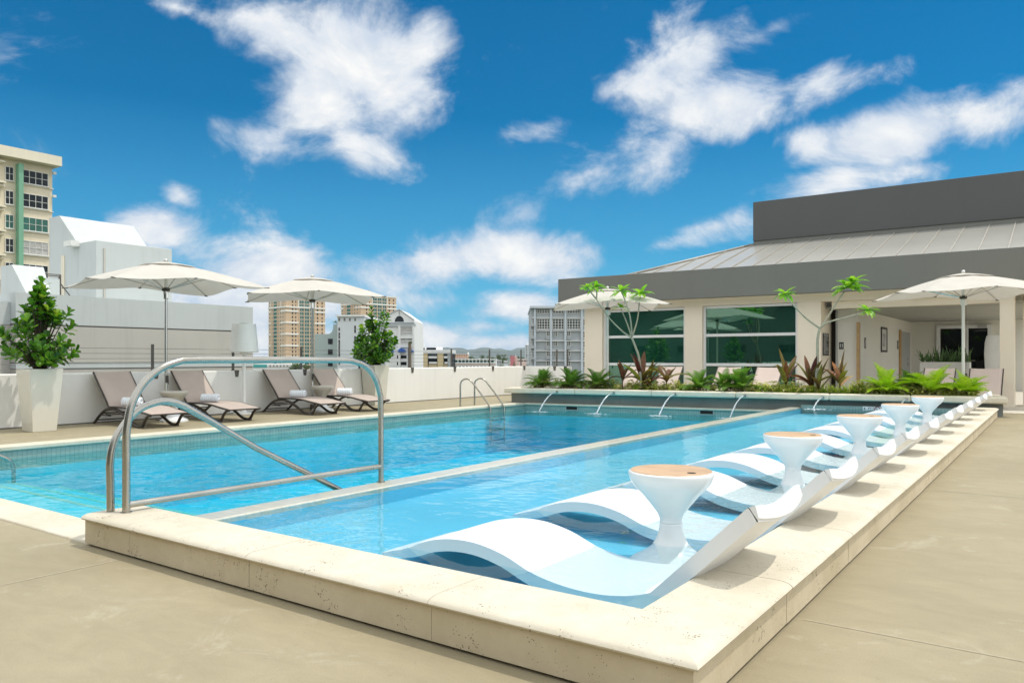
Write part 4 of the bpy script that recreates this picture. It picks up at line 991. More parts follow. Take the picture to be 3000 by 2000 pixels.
q = MB(); ym = y_side(2655); q.tube([(XS+.06,ym,.9),(XS+.06,ym,1.2)], .012, 8); q.box(XS+.03,XS+.065,ym-.01,ym+.01,1.0,1.02); q.build('pull_handle', M['steel'], None).parent = dr
def x_back(px): return on_y(px, 1000, 32.99).x
xa, xb_ = x_back(2744), x_back(2906); xm = x_back(2832)
fr = MB(); fr.frame(xa, xb_, 0, 2.42, 32.90, 32.99, .13); fr.box(xm-.06, xm+.06, 32.905, 32.985, .1, 2.30); fr.box(xa+.13, xb_-.13, 32.91, 32.98, 0.02, .12)
dd = part('double_door', fr, M['frame_white'], bevel=.005)
MB().box(xa+.1, xb_-.1, 32.95, 32.96, .12, 2.32).build('door_glass', M['glass_dark'], None).parent = dd
h = MB(); h.box(xm+.02,xm+.06,32.86,32.9,.95,1.3); h.tube([(xm+.04,32.85,1.10),(xm+.28,32.85,1.10)], .018, 8); h.build('lever_handle', M['steel'], None).parent = dd
c_ = MB(); c_.box(x_back(2865), x_back(2892), 32.78, 32.9, 2.30, 2.40); c_.build('door_closer', M['door_grey'], None).parent = dd
b = MB(); b.box(-12.835,-12.165,YP-.004,YP,.0,.10); part('skirting', b, M['wall_grey'])
# signs and picture on lobby walls
ys0, ys1 = on_x(2410, 1000, -5.33).y, on_x(2426.5, 1000, -5.33).y
ys0, ys1 = max(ys0, YP+.1), min(ys1, YP+.95)
zt_ = on_x(2418, 976, -5.33).z; zb_ = on_x(2418, 1041, -5.33).z
o = thing('pool_rules_sign', 'tall black sign of white lettering on the column beside the dark doorway', 'sign', (-5.325,(ys0+ys1)/2,(zt_+zb_)/2), PI/2)
wv, hv = (ys1-ys0)/2, (zt_-zb_)/2
MB().box(-wv,wv,-.012,0,-hv,hv).build('panel', M['black_sign'], o)
text_mesh('Pool Rules', wv*.36, M['sign_white'], o, (0,-.0135,hv*.86))
tb = MB(); rr = random.Random(4)
for k in range(19):
    z = hv*.70-k*hv*.085; x0 = -wv*.82; x1 = wv*rr.choice([.85,.6,.2,.9,.75,-.1,.8]); 
    if k < 2: x0, x1 = -wv*.6, wv*.6
    x = x0
    while x < x1-.012:
        l_ = rr.uniform(.018,.05); tb.box(x, min(x+l_, x1), -.0135, -.0125, z-hv*.018, z+hv*.018); x += l_+.009
tb.build('small_print', M['sign_white'], o)
def rest_sign(label, loc, rz, w_, h_, two):
    o = thing('restroom_sign', label, 'restroom sign', loc, rz); MB().box(-w_,w_,-.01,0,-h_,h_).build('panel', M['black_sign'], o)
    b = MB()
    for dx in ((-w_*.42, w_*.42) if two else (0,)):
        b.lathe([(.001,-.001),(w_*.2,-.001),(w_*.2,.001),(.001,.001)], 12, M=Matrix.Translation((dx,-.0115,h_*.52)) @ Matrix.Rotation(PI/2,4,'X'))
        b.box(dx-w_*.22,dx+w_*.22,-.0125,-.0105,-h_*.05,h_*.38); b.box(dx-w_*.15,dx+w_*.15,-.0125,-.0105,-h_*.45,-h_*.05)
    b.box(-w_*.6,w_*.6,-.0125,-.0105,-h_*.62,-h_*.55); b.build('pictogram', M['sign_white'], o)
q = on_y(2465, 1012.5, 23.24); rest_sign('small dark restroom sign with two figures right of the dark doorway', (q.x,23.248,q.z), 0, .06, .10, True)
q = on_x(2534, 1004.5, XS); rest_sign('small dark restroom sign with one figure between wooden jamb and picture', (XS+.002,q.y,q.z), PI/2, .085, .16, False)
q = on_x(2631, 1010, XS); rest_sign('small dark restroom sign left of the second wooden jamb', (XS+.002,q.y-.1,q.z), PI/2, .12, .15, False)
y0_, y1_ = y_side(2580), y_side(2597); zc = on_x(2588, 995, XS).z
o = thing('framed_picture', 'black framed grey picture with white mount on the lobby wall', 'picture', (XS+.002,(y0_+y1_)/2,zc), PI/2); hw = (y1_-y0_)/2
MB().frame(-hw,hw,-.40,.40,-.03,0,.06).build('frame', M['black_sign'], o); MB().box(-hw+.05,hw-.05,-.012,-.002,-.35,.35).build('mount', M['print_mat'], o)
MB().box(-hw*.5,hw*.5,-.015,-.0125,-.22,.20).build('print', M['print_grey'], o)
# box of snake plants and rounded white form, stand-in for a half-hidden lampshade
q0 = on_y(2695, 1060, 23.9); q1 = on_y(2840, 1060, 23.9)
o = thing('planter_box', 'white rectangular planter box in the lobby holding snake plants', 'planter box', ((q0.x+q1.x)/2, 24.15, 0)); w_ = (q1.x-q0.x)/2
b = MB(); b.box(-w_,w_,-.25,.25,0,q0.z-.03); b.frame(-w_,w_,-.25,.25,-(q0.z),-(q0.z-.03),.03, Matrix.Rotation(-PI/2,4,'X')) if False else None
b.box(-w_,w_,-.25,-.22,q0.z-.028,q0.z); b.box(-w_,w_,.22,.25,q0.z-.028,q0.z); b.box(-w_,-w_+.03,-.22,.22,q0.z-.028,q0.z); b.box(w_-.03,w_,-.22,.22,q0.z-.028,q0.z)
b.build('box', M['pot_white'], o); zb2 = q0.z-.03
rr = random.Random(9)
for k in range(9):
    lab = 'clump of upright snake plant blades in the lobby planter box'
    o = thing('snake_plant', lab, 'snake plant', ((q0.x+q1.x)/2-w_+.09+(2*w_-.18)*k/8, 24.15+rr.uniform(-.08,.08), zb2), rr.uniform(0,3), 'snake plants in the lobby box')
    b = MB()
    for _ in range(9):
        a = rr.uniform(0,2*PI); e = rr.uniform(1.1,1.5) if rr.random() > .12 else .6
        leaf(b, (rr.uniform(-.08,.08), rr.uniform(-.08,.08), 0), Vector((math.cos(a)*math.cos(e), math.sin(a)*math.cos(e), math.sin(e))), Vector((0,0,1)), rr.uniform(.25,.52), .055, lambda u: max(.04,(1-u**4)*.9), rr.uniform(-.1,.15), .3, 5)
    b.build('blades', M['snake'], o)
q = on_y(2917, 1000, 23.6)
o = thing('rounded_white_form', 'tall rounded white form half hidden behind the right lobby column', 'urn', (q.x+.08, 23.7, 0))
MB().lathe([(.001,0),(.22,0),(.27,.3),(.32,.8),(.345,1.3),(.33,1.6),(.29,1.78),(.001,1.80)], 32).build('body', M['lamp'], o, smooth=40)

# ================================================================== BUILDINGS BEYOND
def local(px, D, deg):
    "frame with origin at ground under the sight line px at depth D; +x to the right, turned deg about z from facing the camera"
    p = at(px, 1048, D); return Matrix.Translation((p.x, p.y, 0)) @ Matrix.Rotation(TH+math.radians(deg), 4, 'Z')
def zpx(py, D): return HC+(1048-py)/FL*D
def bthing(name, label, cat, Mx, group=None):
    o = thing(name, label, cat, (0,0,0), 0, group); o.matrix_world = Mx; o.location = Mx.to_translation(); o.rotation_euler = Mx.to_euler(); return o
class Win:
    "window units of one size: sheet mesh shared by every copy, a pane as child"
    cache = {}
    def __init__(s, w, h, nx, nz, fm, gm, bar=.05, dep=.06, sill=0):
        s.key = (round(w,3), round(h,3), nx, nz, fm, gm, bar, sill); s.a = (w,h,nx,nz,fm,gm,bar,dep,sill)
    def put(s, parent, x, z, y=0, rot=0, name='window'):
        w,h,nx,nz,fm,gm,bar,dep,sill = s.a
        if s.key not in Win.cache:
            b = MB(); b.frame(-w/2,w/2,-h/2,h/2,-dep,.0,bar)
            for i in range(1,nx): xx = -w/2+w*i/nx; b.box(xx-bar*.4,xx+bar*.4,-dep+.004,-.004,-h/2+bar,h/2-bar)
            for i in range(1,nz): zz = -h/2+h*i/nz; b.box(-w/2+bar,w/2-bar,-dep+.008,-.008,zz-bar*.35,zz+bar*.35)
            if sill: b.box(-w/2-.06,w/2+.06,-dep-sill,.0,-h/2-.09,-h/2-.004)
            o = b.build(name, M[fm]); g = MB().box(-w/2+bar*.5,w/2-bar*.5,-dep*.55,-dep*.4,-h/2+bar*.5,h/2-bar*.5).build('pane', M[gm], o)
            Win.cache[s.key] = (o, g); r = o
        else:
            o, g = Win.cache[s.key]; r = o.copy(); C.objects.link(r); q = g.copy(); C.objects.link(q); q.parent = r
        r.parent = parent; r.location = (x,y,z); r.rotation_euler = (0,0,rot); return r
# ---- cream apartment block, upper left
XA = -108.0
yr = on_x(153, 600, XA).y; ztop = on_x(153, 490, XA).z; zroof = on_x(160, 473, XA).z
Mx = Matrix.Translation((XA, yr, 0)) @ Matrix.Rotation(PI/2, 4, 'Z')
ap = bthing('apartment_building', 'tall cream apartment block with jade green pilaster and flat overhanging roof', 'building', Mx)
MB().box(-40,0,0,16,ZG,ztop).build('wall', M['cream'], ap)
MB().box(-41,.55,-1.5,17,ztop+.01,ztop+1.25).build('roof_slab', M['cream_trim'], ap)
def ya(px): return on_x(px, 700, XA).y-yr
x45, x60 = ya(46), ya(60); zj = on_x(52, 482, XA).z
MB().box(x45,x60,-.9,0,ZG,zj).build('pilaster', M['jade'], ap)
FHt = (on_x(100, 500, XA).z-on_x(100, 705, XA).z)/3.0
zw0 = on_x(100, 522, XA).z; rr = random.Random(5)
wl, wr_ = ya(62), ya(144); wl2, wr2 = ya(10), ya(43)
for fl_ in range(9):
    z = zw0-FHt*fl_
    if z < ZG+2: break
    g = ['win_dark','win_dark','win_green','curtain','win_dark','win_dark','win_green','win_dark','win_dark'][fl_]
    Win(wr_-wl-.3, 1.75, 4, 2, 'win_white', g, .07, .14, .12).put(ap, (wl+wr_)/2, z)
    Win(wr2-wl2-.3, 1.75, 2, 2, 'win_white', ['win_dark','win_dark','win_green','win_dark','win_dark','teal_blind','win_dark','win_dark','win_dark'][fl_], .07, .14, .12).put(ap, (wl2+wr2)/2, z)
    MB().box(-30, ya(5), -1.3, 0, z-1.5, z-1.25).build('balcony_slab', M['cream_trim'], ap); MB().box(-30, ya(6), -.9, 0, z+1.15, z+1.35).build('sun_shade', M['cream_trim'], ap)
    MB().box(-.03, .35, -.4, -.1, z+.9, z+1.2).build('edge_bracket', M['win_white'], ap); MB().box(wl-.4,wr_+.5,-.16,0,z-1.08,z-.99).build('floor_ledge', M['cream_trim'], ap)
MB().box(-4.2,-3.2,-1.1,-.1,zw0-FHt*5-1.2,zw0-FHt*5-.4).build('air_conditioner', M['win_white'], ap)
# ---- white annex next door: long wall, stair tower with slanted roof, slanted chimney
XB = -24.0
y0b, y1b = on_x(46, 900, XB).y, on_x(741, 900, XB).y; zt_b = on_x(46, 856, XB).z
an = thing('annex_building', 'long white annex wall with grey beige lower band beyond the parapet', 'building', (XB,(y0b+y1b)/2,0))
hl = (y1b-y0b)/2; zg1 = on_x(203, 955, XB).z; zg2 = on_x(300, 1061, XB).z; zg3 = on_x(300,1079,XB).z
MB().box(-9,0,-hl,hl,zg1+.03,zt_b).build('upper_wall', M['annex'], an); MB().box(-9,.0,-hl,hl,zg2,zg1-.015).build('lower_band', M['annex_low'], an)
MB().box(-9,-.03,-hl+.02,hl-.02,zg1-.014,zg1+.029).build('groove', M['groove'], an); MB().box(-9,.02,-hl,hl,zg3+.02,zg2-.02).build('plinth_band', M['annex'], an)
MB().box(-9,-.02,-hl,hl,zg3-.0,zg3+.018).build('groove', M['groove'], an); MB().box(-9,.0,-hl,hl,ZG,zg3-.002).build('base_wall', M['annex_low'], an)
MB().box(-9,-.35,-hl-7,-hl-.002,zg1,on_x(20,884,XB-.35).z).build('recessed_wall', M['annex'], an); MB().box(-9,-.36,-hl-7,-hl-.002,ZG,zg1-.01).build('recessed_lower_wall', M['annex_low'], an)
XT = -27.0
yt0, yt1 = on_x(281, 700, XT).y, on_x(504, 700, XT).y; ztt = on_x(281, 703, XT).z
dpt = XT-on_y(228, 710, yt0).x
tw_ = thing('stair_tower', 'white stair tower with slanted roof plane rising above the annex', 'building', (XT,(yt0+yt1)/2,0)); hl = (yt1-yt0)/2
MB().box(-dpt,0,-hl,hl,zt_b-.5,ztt).build('tower_block', M['annex'], tw_, bevel=.02)
# wedge behind the block: one side wall with it, rising to the back
pm_ = on_y(228, 710, yt0); pa = on_y(174, 632, yt0); xm_, xa_ = pm_.x-XT, pa.x-XT
ym1 = on_x(441, 721, pm_.x).y-tw_.location.y; ya1 = on_x(391, 660, pa.x).y-tw_.location.y; yl = -hl+.004
MB().add([(-dpt-.003,yl,zt_b-.5),(-dpt-.003,ym1,zt_b-.5),(xm_,yl,ztt-.02),(xm_,ym1,ztt-.02),(xa_,yl,zt_b-.5),(xa_,ya1,zt_b-.5),(xa_,yl,pa.z),(xa_,ya1,pa.z),(xa_-.8,yl,zt_b-.5),(xa_-.8,ya1,zt_b-.5),(xa_-.8,yl,pa.z),(xa_-.8,ya1,pa.z)],
       [(2,3,7,6),(0,2,6,4),(1,5,7,3),(4,6,10,8),(6,7,11,10),(5,9,11,7),(0,1,3,2)]).build('slanted_roof', M['annex'], tw_)
MB().box(-.02,.03,-hl+.25,-hl+.32,zt_b,ztt-.25).build('drain_pipe', M['annex_low'], tw_)
q = on_y(190, 748, yt0); q2 = on_y(180, 748, yt0); MB().box(q2.x-XT,q.x-XT,-hl-.02,-hl+.0,zt_b,q.z).build('door', M['cream_trim'], tw_)
q = on_y(212, 710, yt0); q2 = on_y(234, 722, yt0); MB().box(q.x-XT,q2.x-XT,-hl-.3,-hl-.003,q2.z,q.z).build('scupper', M['win_white'], tw_)
XCh = -25.2
p0 = on_x(76.5, 857, XCh); pa = on_y(34.4, 775, p0.y); ya1 = on_x(127.5, 783, pa.x).y; y1_ = on_x(150, 812, XCh).y
ch = thing('slanted_chimney', 'small white wedge shaped chimney housing at left of the annex roof', 'roof structure', (XCh,p0.y,0)); dx = pa.x-XCh
MB().add([(0,0,p0.z-.3),(0,y1_-p0.y,p0.z-.3),(0,0,p0.z),(0,y1_-p0.y,p0.z),(dx,0,pa.z),(dx,ya1-p0.y,pa.z),(dx,0,p0.z-.3),(dx,ya1-p0.y,p0.z-.3),(dx-.8,0,pa.z),(dx-.8,ya1-p0.y,pa.z),(dx-.8,0,ZG),(dx-.8,ya1-p0.y,ZG)],
   [(0,1,3,2),(2,3,5,4),(0,2,4,6),(1,7,5,3),(4,5,9,8),(6,4,8,10),(7,11,9,5)]).build('housing', M['annex'], ch)
q = on_x(140, 815, XCh-.4); MB().box(-1.2,-.4,q.y-p0.y-.15,q.y-p0.y+.35,p0.z-.3,q.z).build('side_block', M['annex'], ch)
rk = thing('roof_railing', 'thin dark metal ladder cage between chimney and stair tower', 'railing', (-26.2,on_x(158,850,-26.2).y,zt_b-.3)); b = MB()
zk = on_x(150, 803, -26.2).z-(zt_b-.3)
for x, y in ((0,-.28),(0,.20),(-.5,-.1),(-.5,.38)): b.tube([(x,y,0),(x,y,zk)], .022, 6)
for z in (zk, zk*.6, zk*.3): b.tube([(0,-.28,z),(0,.20,z),(-.5,.38,z),(-.5,-.1,z),(0,-.28,z)], .018, 6)
b.tube([(0,.2,zk*.75),(.0,.85,0)], .02, 6); b.build('bars', M['post'], rk)
# ---- twin tan towers
def tan_tower(label, px_l, px_c, px_r, py_top, D, seed, roof):
    o = bthing('condo_tower', label, 'tower', local(px_c, D, 0)); px_m = D/FL
    wl_, wr_ = (px_c-px_l)*px_m/math.cos(PI/4), (px_r-px_c)*px_m/math.cos(PI/4); top = zpx(py_top, D)
    rr = random.Random(seed)
    # plan: corner towards the viewer at the origin, wings run back to either side
    def face(side):   # matrix of a facade: local x runs from the corner outwards, -y faces out
        return Matrix.Rotation(PI/4 if side > 0 else -PI/4, 4, 'Z')
    u = Vector((math.cos(PI/4), math.sin(PI/4), 0)); v = Vector((-math.cos(PI/4), math.sin(PI/4), 0))
    plan = [(0,0,ZG), tuple(u*wr_+Vector((0,0,ZG))), tuple(u*wr_+v*wl_+Vector((0,0,ZG))), tuple(v*wl_+Vector((0,0,ZG)))]
    MB().prism(plan, (0,0,top-ZG)).build('wall', M['tan'], o)
    plan2 = [tuple(Vector(p)*1.0+(Vector((0,-.5,0)))*1.0+Vector((0,0,top-ZG+.02))) for p in plan]
    MB().prism([(p[0]*1.03,p[1]*1.03,p[2]) for p in plan2], (0,0,1.0)).build('cornice', M['tan_white'], o)
    fh = 3.02; n = 0
    for side, W in ((1, wr_), (-1, wl_)):
        Mf = face(side)
        def loc(x, z, y=-.05):
            q = Mf @ Vector((x if side > 0 else -x, y, z)); return q
        rot = PI/4 if side > 0 else -PI/4
        gw = W*.125
        cols = [(W*.16,1.0),(W*.24,.8),(W*.385,gw),(W*.52,gw),(W*.655,gw),(W*.80,1.1),(W*.92,1.0)] if side > 0 else [(W*.16,1.1),(W*.30,1.3),(W*.40,.9),(W*.60,W*.20),(W*.78,1.0),(W*.92,1.2)]
        for f in range(24):
            z = top-2.2-fh*f
            if z < -6: break
            for x, w in cols:
                big = w > 1.6
                q = loc(x, z); kk = Win(w, 2.5 if big else 1.5, 2 if big else 1, 2 if (big and side > 0) else 1, 'tan_white' if big and side > 0 else 'resin_brown', 'win_green' if big else 'win_dark', .12 if big else .05, .12)
                if n < 100: kk.put(o, q.x, q.z, q.y, rot); n += 1
                else: extra.append((o, kk.a, (q.x,q.y,q.z), rot))
        for f in (3, 6, 9, 12, 15, 18):
            z = top-.8-fh*f
            if z < -7: break
            rngs = [(-.02*W,.31*W),(.72*W,1.01*W)] if side > 0 else [(-.02*W,.28*W),(.86*W,1.01*W)]
            for a, c in rngs:
                bb = MB(); bb.box(a if side > 0 else -c, c if side > 0 else -a, -.45, 0, z-.35, z+.35, Mf); bb.box(a if side > 0 else -c, c if side > 0 else -a, -.35, 0, z+.352, z+.95, Mf); bb.build('white_band', M['tan_white'], o)
        MB().box(-.02*W if side > 0 else -1.01*W, 1.01*W if side > 0 else .02*W, -.6, 0, top-fh*2-1.0, top-fh*2+.2, Mf).build('white_band', M['tan_white'], o)
        for x in ((.33,.45,.59,.72) if side > 0 else (.48,.71)):
            xx = x*W*(1 if side > 0 else -1); MB().box(xx-.35, xx+.35, -.4, 0, ZG, top-fh*2-1.1, Mf).build('pier', M['tan'], o)
        for x in ((.31,.74) if side > 0 else (.28,.86)):
            xx = x*W*(1 if side > 0 else -1); MB().box(xx-.3, xx+.3, -.5, 0, top-fh*2+.2, top-.2, Mf).build('column', M['tan_white'], o)
    if roof:
        b = MB(); cx, cy = (u*wr_*.5+v*wl_*.5).x, (u*wr_*.5+v*wl_*.5).y
        b.add([(cx-9,cy-5,top+2),(cx+9,cy-5,top+2),(cx+9,cy+5,top+2),(cx-9,cy+5,top+2),(cx,cy,top+6.5)], [(0,1,4),(1,2,4),(2,3,4),(3,0,4)]); b.box(cx-8.5,cx+8.5,cy-4.6,cy+4.6,top+1,top+2.01)
        b.build('tiled_roof', M['terracotta'], o)
    # the remaining windows as one part
    mine = [e for e in extra if e[0] is o]
    if mine:
        fb = MB(); gbm = MB()
        for _, a, q, rot in mine:
            w,h,nx,nz,fm,gm,bar,dep,sill = a; T = Matrix.Translation(q) @ Matrix.Rotation(rot,4,'Z')
            fb.frame(-w/2,w/2,-h/2,h/2,-dep,0,bar,T); gbm.box(-w/2,w/2,-dep*.5,-dep*.4,-h/2,h/2,T)
        s_ = fb.build('windows', M['tan_white'], o); s_['kind'] = 'stuff'; gbm.build('panes', M['win_green'], s_)
    return o
extra = []
tan_tower('tan condominium tower with green glass bays and white bands, under the second umbrella', 763, 838, 930, 874, 600, 1, False)
tan_tower('farther tan condominium tower with terracotta roof above the white gabled block', 983, 1057, 1147, 866, 640, 2, True)
# ---- white blocks in the middle distance
D = 120; k_ = D/FL
wc = bthing('white_gabled_building', 'white block with stepped stair tower, gable end and blue awnings', 'building', local(922, D, 0))
def X(px): return (px-922)*k_
def Z(py): return zpx(py, D)
MB().box(X(922),X(999),0,14,ZG,Z(978)).build('grey_wing', M['grey_wall'], wc)
cur = [(X(962),-.002,Z(978))]+[(X(962+14*math.sin(t*PI/2/6)),-.002,Z(978-21*(1-math.cos(t*PI/2/6)))) for t in range(7)]+[(X(976),-.002,Z(953)),(X(980),-.002,Z(949)),(X(999),-.002,Z(949)),(X(999),-.002,Z(978))]
MB().prism(cur, (0,6,0)).build('curved_parapet', M['grey_wall'], wc)
MB().box(X(999),X(1075),-2.5,12,ZG,Z(930)).build('stair_block', M['white_wall'], wc); MB().box(X(995),X(1078),-2.9,12.4,Z(930)+.01,Z(925)).build('cornice', M['white_wall2'], wc)
for i in range(4): Win(.32,.52,2,2,'win_white','win_dark',.03,.05).put(wc, X(1004.5+15.3*i), Z(938), -2.51)
for py in (966,984,1005,1020,1035,1058):
    Win(.30,1.0 if py != 966 else .55,1,2,'win_white','win_dark',.03,.05).put(wc, X(1004.5), Z(py), -2.51)
for py in (966,996,1025,1050): Win(.32,1.15,1,2,'win_white','win_dark',.03,.05).put(wc, X(1050), Z(py), -2.51)
for py in (1000,1031,1065): Win(.72,.85,3,3,'resin_brown','win_dark',.03,.05).put(wc, X(968), Z(py), -.01); Win(.22,.85,1,2,'resin_brown','win_dark',.03,.05).put(wc, X(996.5), Z(py), -.01)
MB().box(X(1076),X(1130),1,13,ZG,Z(946)).build('link_wing', M['white_wall'], wc)
gx0, gx1, gxm = X(1130), X(1214), X(1170)
MB().prism([(gx0,0,ZG),(gx1,0,ZG),(gx1,0,Z(938)),(gx1-.1,0,Z(936)),(gxm,0,Z(906)),(gx0-1.4,0,Z(936)),(gx0-1.4,0,Z(946)),(gx0,0,Z(946))], (0,12,0)).build('gable_wing', M['white_wall2'], wc)
g_ = MB()
g_.tube([(gx1,-.06,Z(937)),(gxm,-.06,Z(906)),(gx0-1.2,-.06,Z(936))], .10, 6); g_.tube([(gx0-1,-.06,Z(945)),(gx1,-.06,Z(945))], .12, 6); g_.box(gx0,gx1+.2,-.25,0,Z(957),Z(948)); g_.box(gxm-.08,gxm+.08,-.1,0,Z(922),Z(907))
g_.build('gable_trim', M['grey_apt'], wc)
MB().prism([(gxm+.72*math.cos(a*PI/14),-.02,Z(943)+.95*math.sin(a*PI/14)) for a in range(15)], (0,.015,0)).build('arched_window', M['win_dark'], wc)
for i, (pt_, pb_) in enumerate(((960,978),(987,1004))):
    MB().box(X(1175),X(1209),-.02,.0,Z(pb_),Z(pt_)).build('balcony_opening', M['curtain'], wc)
    r_ = MB(); zb_ = Z(pb_+2)
    for s_ in range(15): r_.box(X(1174+2.5*s_)-.02,X(1174+2.5*s_)+.02,-.32,-.28,zb_-.2,zb_+.42)
    r_.box(X(1172),X(1211),-.33,-.27,zb_+.4,zb_+.46); r_.box(X(1172),X(1211),-.3,0,zb_-.6,zb_-.2); r_.build('balcony_railing', M['white_wall2'], wc)
MB().box(X(1168),X(1174),-.5,0,ZG,Z(956)).build('corner_pier', M['white_wall2'], wc); MB().box(X(1209),X(1215),-.5,0,ZG,Z(956)).build('corner_pier', M['white_wall2'], wc)
for px in (1143, 1178, 1208):
    w_ = 11 if px != 1208 else 6
    MB().prism([(X(px)-w_*k_*math.cos(a*PI/8),-.02,Z(1031)+w_*.95*k_*math.sin(a*PI/8)) for a in range(9)], (0,-.75,0)).build('awning', M['blue_awning'], wc)
for py in (1041,1060): MB().box(X(1163),X(1191),-.03,.0,Z(py+9),Z(py)).build('terrace_opening', M['win_dark'], wc)
D = 165; k_ = D/FL
lt = bthing('tan_lowrise', 'low tan building with white flat roof band and dark window strips', 'building', local(1212, D, 0))
def X(px): return (px-1212)*k_
MB().box(X(1160),X(1322),.5,12,ZG,zpx(1036,D)).build('wall', M['win_dark'], lt); MB().box(X(1155),X(1323),-.4,12.5,zpx(1034,D)+.01,zpx(1024.5,D)).build('roof_band', M['white_wall2'], lt)
for a, c in ((1237,1253),(1282,1299)): MB().box(X(a),X(c),-.3,.49,ZG,zpx(1034.5,D)).build('pier', M['tan_brick'], lt)
MB().prism([(X(1311),-.2,zpx(1034.5,D)),(X(1321),-.2,zpx(1034.5,D)),(X(1321),-.2,ZG),(X(1322),-.2,ZG)], (0,.6,0)).build('end_fin', M['grey_apt'], lt)
for a, c in ((1160,1234),(1255,1280),(1300,1311)):
    MB().box(X(a),X(c),-.1,.49,zpx(1049,D),zpx(1043,D)).build('balcony_wall', M['white_wall2'], lt); MB().box(X(a+2),X(c),-.1,.49,zpx(1065,D),zpx(1060,D)).build('balcony_wall', M['white_wall2'], lt); MB().box(X(a),X(c),.2,.48,zpx(1078,D),zpx(1066,D)).build('lower_wall', M['tan_brick'], lt)
MB().prism([(X(1214),-.11,zpx(1051,D)),(X(1226),-.11,zpx(1051,D)),(X(1229),-1.2,zpx(1056.5,D)),(X(1214),-1.2,zpx(1056.5,D))], (0,0,-.1)).build('awning', M['red_awning'], lt)
b = MB(); b.box(X(1160),X(1240),3,10,zpx(1024.4,D),zpx(1016.5,D)); b.box(X(1272),X(1286),4,9,zpx(1024.4,D),zpx(1015,D)); b.build('roof_room', M['white_wall2'], lt)
b = MB(); [b.box(X(1214+4.5*i),X(1216+4.5*i)+.1,2.95,3.0,zpx(1024,D),zpx(1018,D)) for i in range(6)]; b.box(X(1243),X(1270),5,8,zpx(1024,D),zpx(1017,D)); b.build('roof_opening', M['win_dark'], lt)
b = MB(); [b.box(X(1219+3.3*i),X(1221.4+3.3*i),3.2,3.6,zpx(1012,D),zpx(1001.5,D)) for i in range(6)]; b.box(X(1218),X(1240),3.2,3.6,zpx(1013,D),zpx(1011.5,D)); b.box(X(1222),X(1223),3.3,3.5,zpx(1016.6,D),zpx(1012,D)); b.box(X(1235),X(1236),3.3,3.5,zpx(1016.6,D),zpx(1012,D)); b.build('rooftop_louvre', M['white_wall2'], lt)
D = 230; k_ = D/FL
ar = bthing('arched_hotel', 'long low white building with a row of teal arched windows', 'building', local(1320, D, 0))
def X(px): return (px-1320)*k_
MB().box(X(1318),X(1453),0,14,ZG,zpx(1051.5,D)).build('wall', M['white_wall2'], ar); MB().box(X(1318),X(1451),-.02,0,zpx(1070,D),zpx(1065,D)).build('pink_band', M['pale_pink'], ar)
b = MB(); b.box(X(1318),X(1453),-.5,.0,zpx(1054,D),zpx(1051.4,D)); b.box(X(1318),X(1453),-.4,.0,zpx(1064.5,D),zpx(1062.5,D)); b.build('cornice', M['white_wall2'], ar)
for i in range(12):
    cx = X(1326+10.6*i); a0 = MB(); w_ = .40
    a0.prism([(cx-w_,-.03,zpx(1061.5,D)),(cx+w_,-.03,zpx(1061.5,D)),(cx+w_,-.03,zpx(1057,D))]+[(cx+w_*math.cos(t*PI/8),-.03,zpx(1057,D)+.28*math.sin(t*PI/8)) for t in range(1,8)]+[(cx-w_,-.03,zpx(1057,D))], (0,.02,0)); a0.build('arched_window', M['win_green'], ar)
    Win(.75,.42,3,1,'win_white','win_dark',.05,.05).put(ar, cx, zpx(1073.5,D), -.01)
    MB().box(cx+.45,cx+.58,.0,.3,zpx(1051.3,D),zpx(1048.6,D)).build('finial_block', M['white_wall2'], ar)
D = 420; k_ = D/FL
bo = bthing('brick_block', 'low orange brick building with pale columns behind the arched hotel', 'building', local(1350, D, 0)); MB().box(-20*k_,20*k_,0,8,ZG,zpx(1038,D)).build('wall', M['brick_o'], bo)
b = MB(); [b.box((-18+5.2*i)*k_,(-16.5+5.2*i)*k_,-.3,0,zpx(1048,D),zpx(1036,D)) for i in range(8)]; b.box(-20*k_,20*k_,-.3,0,zpx(1050,D),zpx(1046,D)); b.build('column', M['pale_pink'], bo)
sp_ = bthing('white_spire', 'small white pointed spire on the skyline', 'church tower', local(1371.5, 700, 0)); MB().lathe([(1.0,ZG),(1.0,zpx(1037,700)),(.9,zpx(1035,700)),(.01,zpx(1029.5,700))], 8).build('spire', M['white_wall2'], sp_)
D = 330; k_ = D/FL
pk = bthing('pink_building', 'pink red blank building block among the far trees', 'building', local(1502, D, 0)); MB().box(-7*k_,6*k_,0,6,ZG,zpx(1042,D)).build('wall', M['pink'], pk); MB().box(6.05*k_,14*k_,1,6,ZG,zpx(1044,D)).build('pale_wing', M['pale_pink'], pk)
MB().box(8*k_,10*k_,1.2,3,zpx(1043.9,D),zpx(1039,D)).build('roof_tank', M['white_wall2'], pk)
D = 260; k_ = D/FL
for px, w_, pt_, m_, lab in ((1462,14,1056,'grey_apt','low grey blue building right of the arched hotel'),(1482,12,1057.5,'white_wall','small pale building with blue windows beside the pink block'),(1530,26,1052,'pale_pink','low pale pink and grey building left of the apartment block'),(1446,18,1066,'white_wall2','low white roofed building behind the parapet near the hotel end')):
    o = bthing('low_building', lab, 'building', local(px, D, 0)); MB().box(-w_/2*k_,w_/2*k_,0,6,ZG,zpx(pt_,D)).build('wall', M[m_], o); MB().box(-w_/2*k_-.1,w_/2*k_+.1,-.2,6,zpx(pt_,D)+.002,zpx(pt_,D)+.15).build('roof_edge', M['white_wall2'], o)
    for i in range(3): Win(.32*w_*k_*.8,.45,2,1,'win_white','win_dark',.04,.05).put(o, (-.33+.33*i)*w_*k_, zpx(pt_+5,D), -.01)
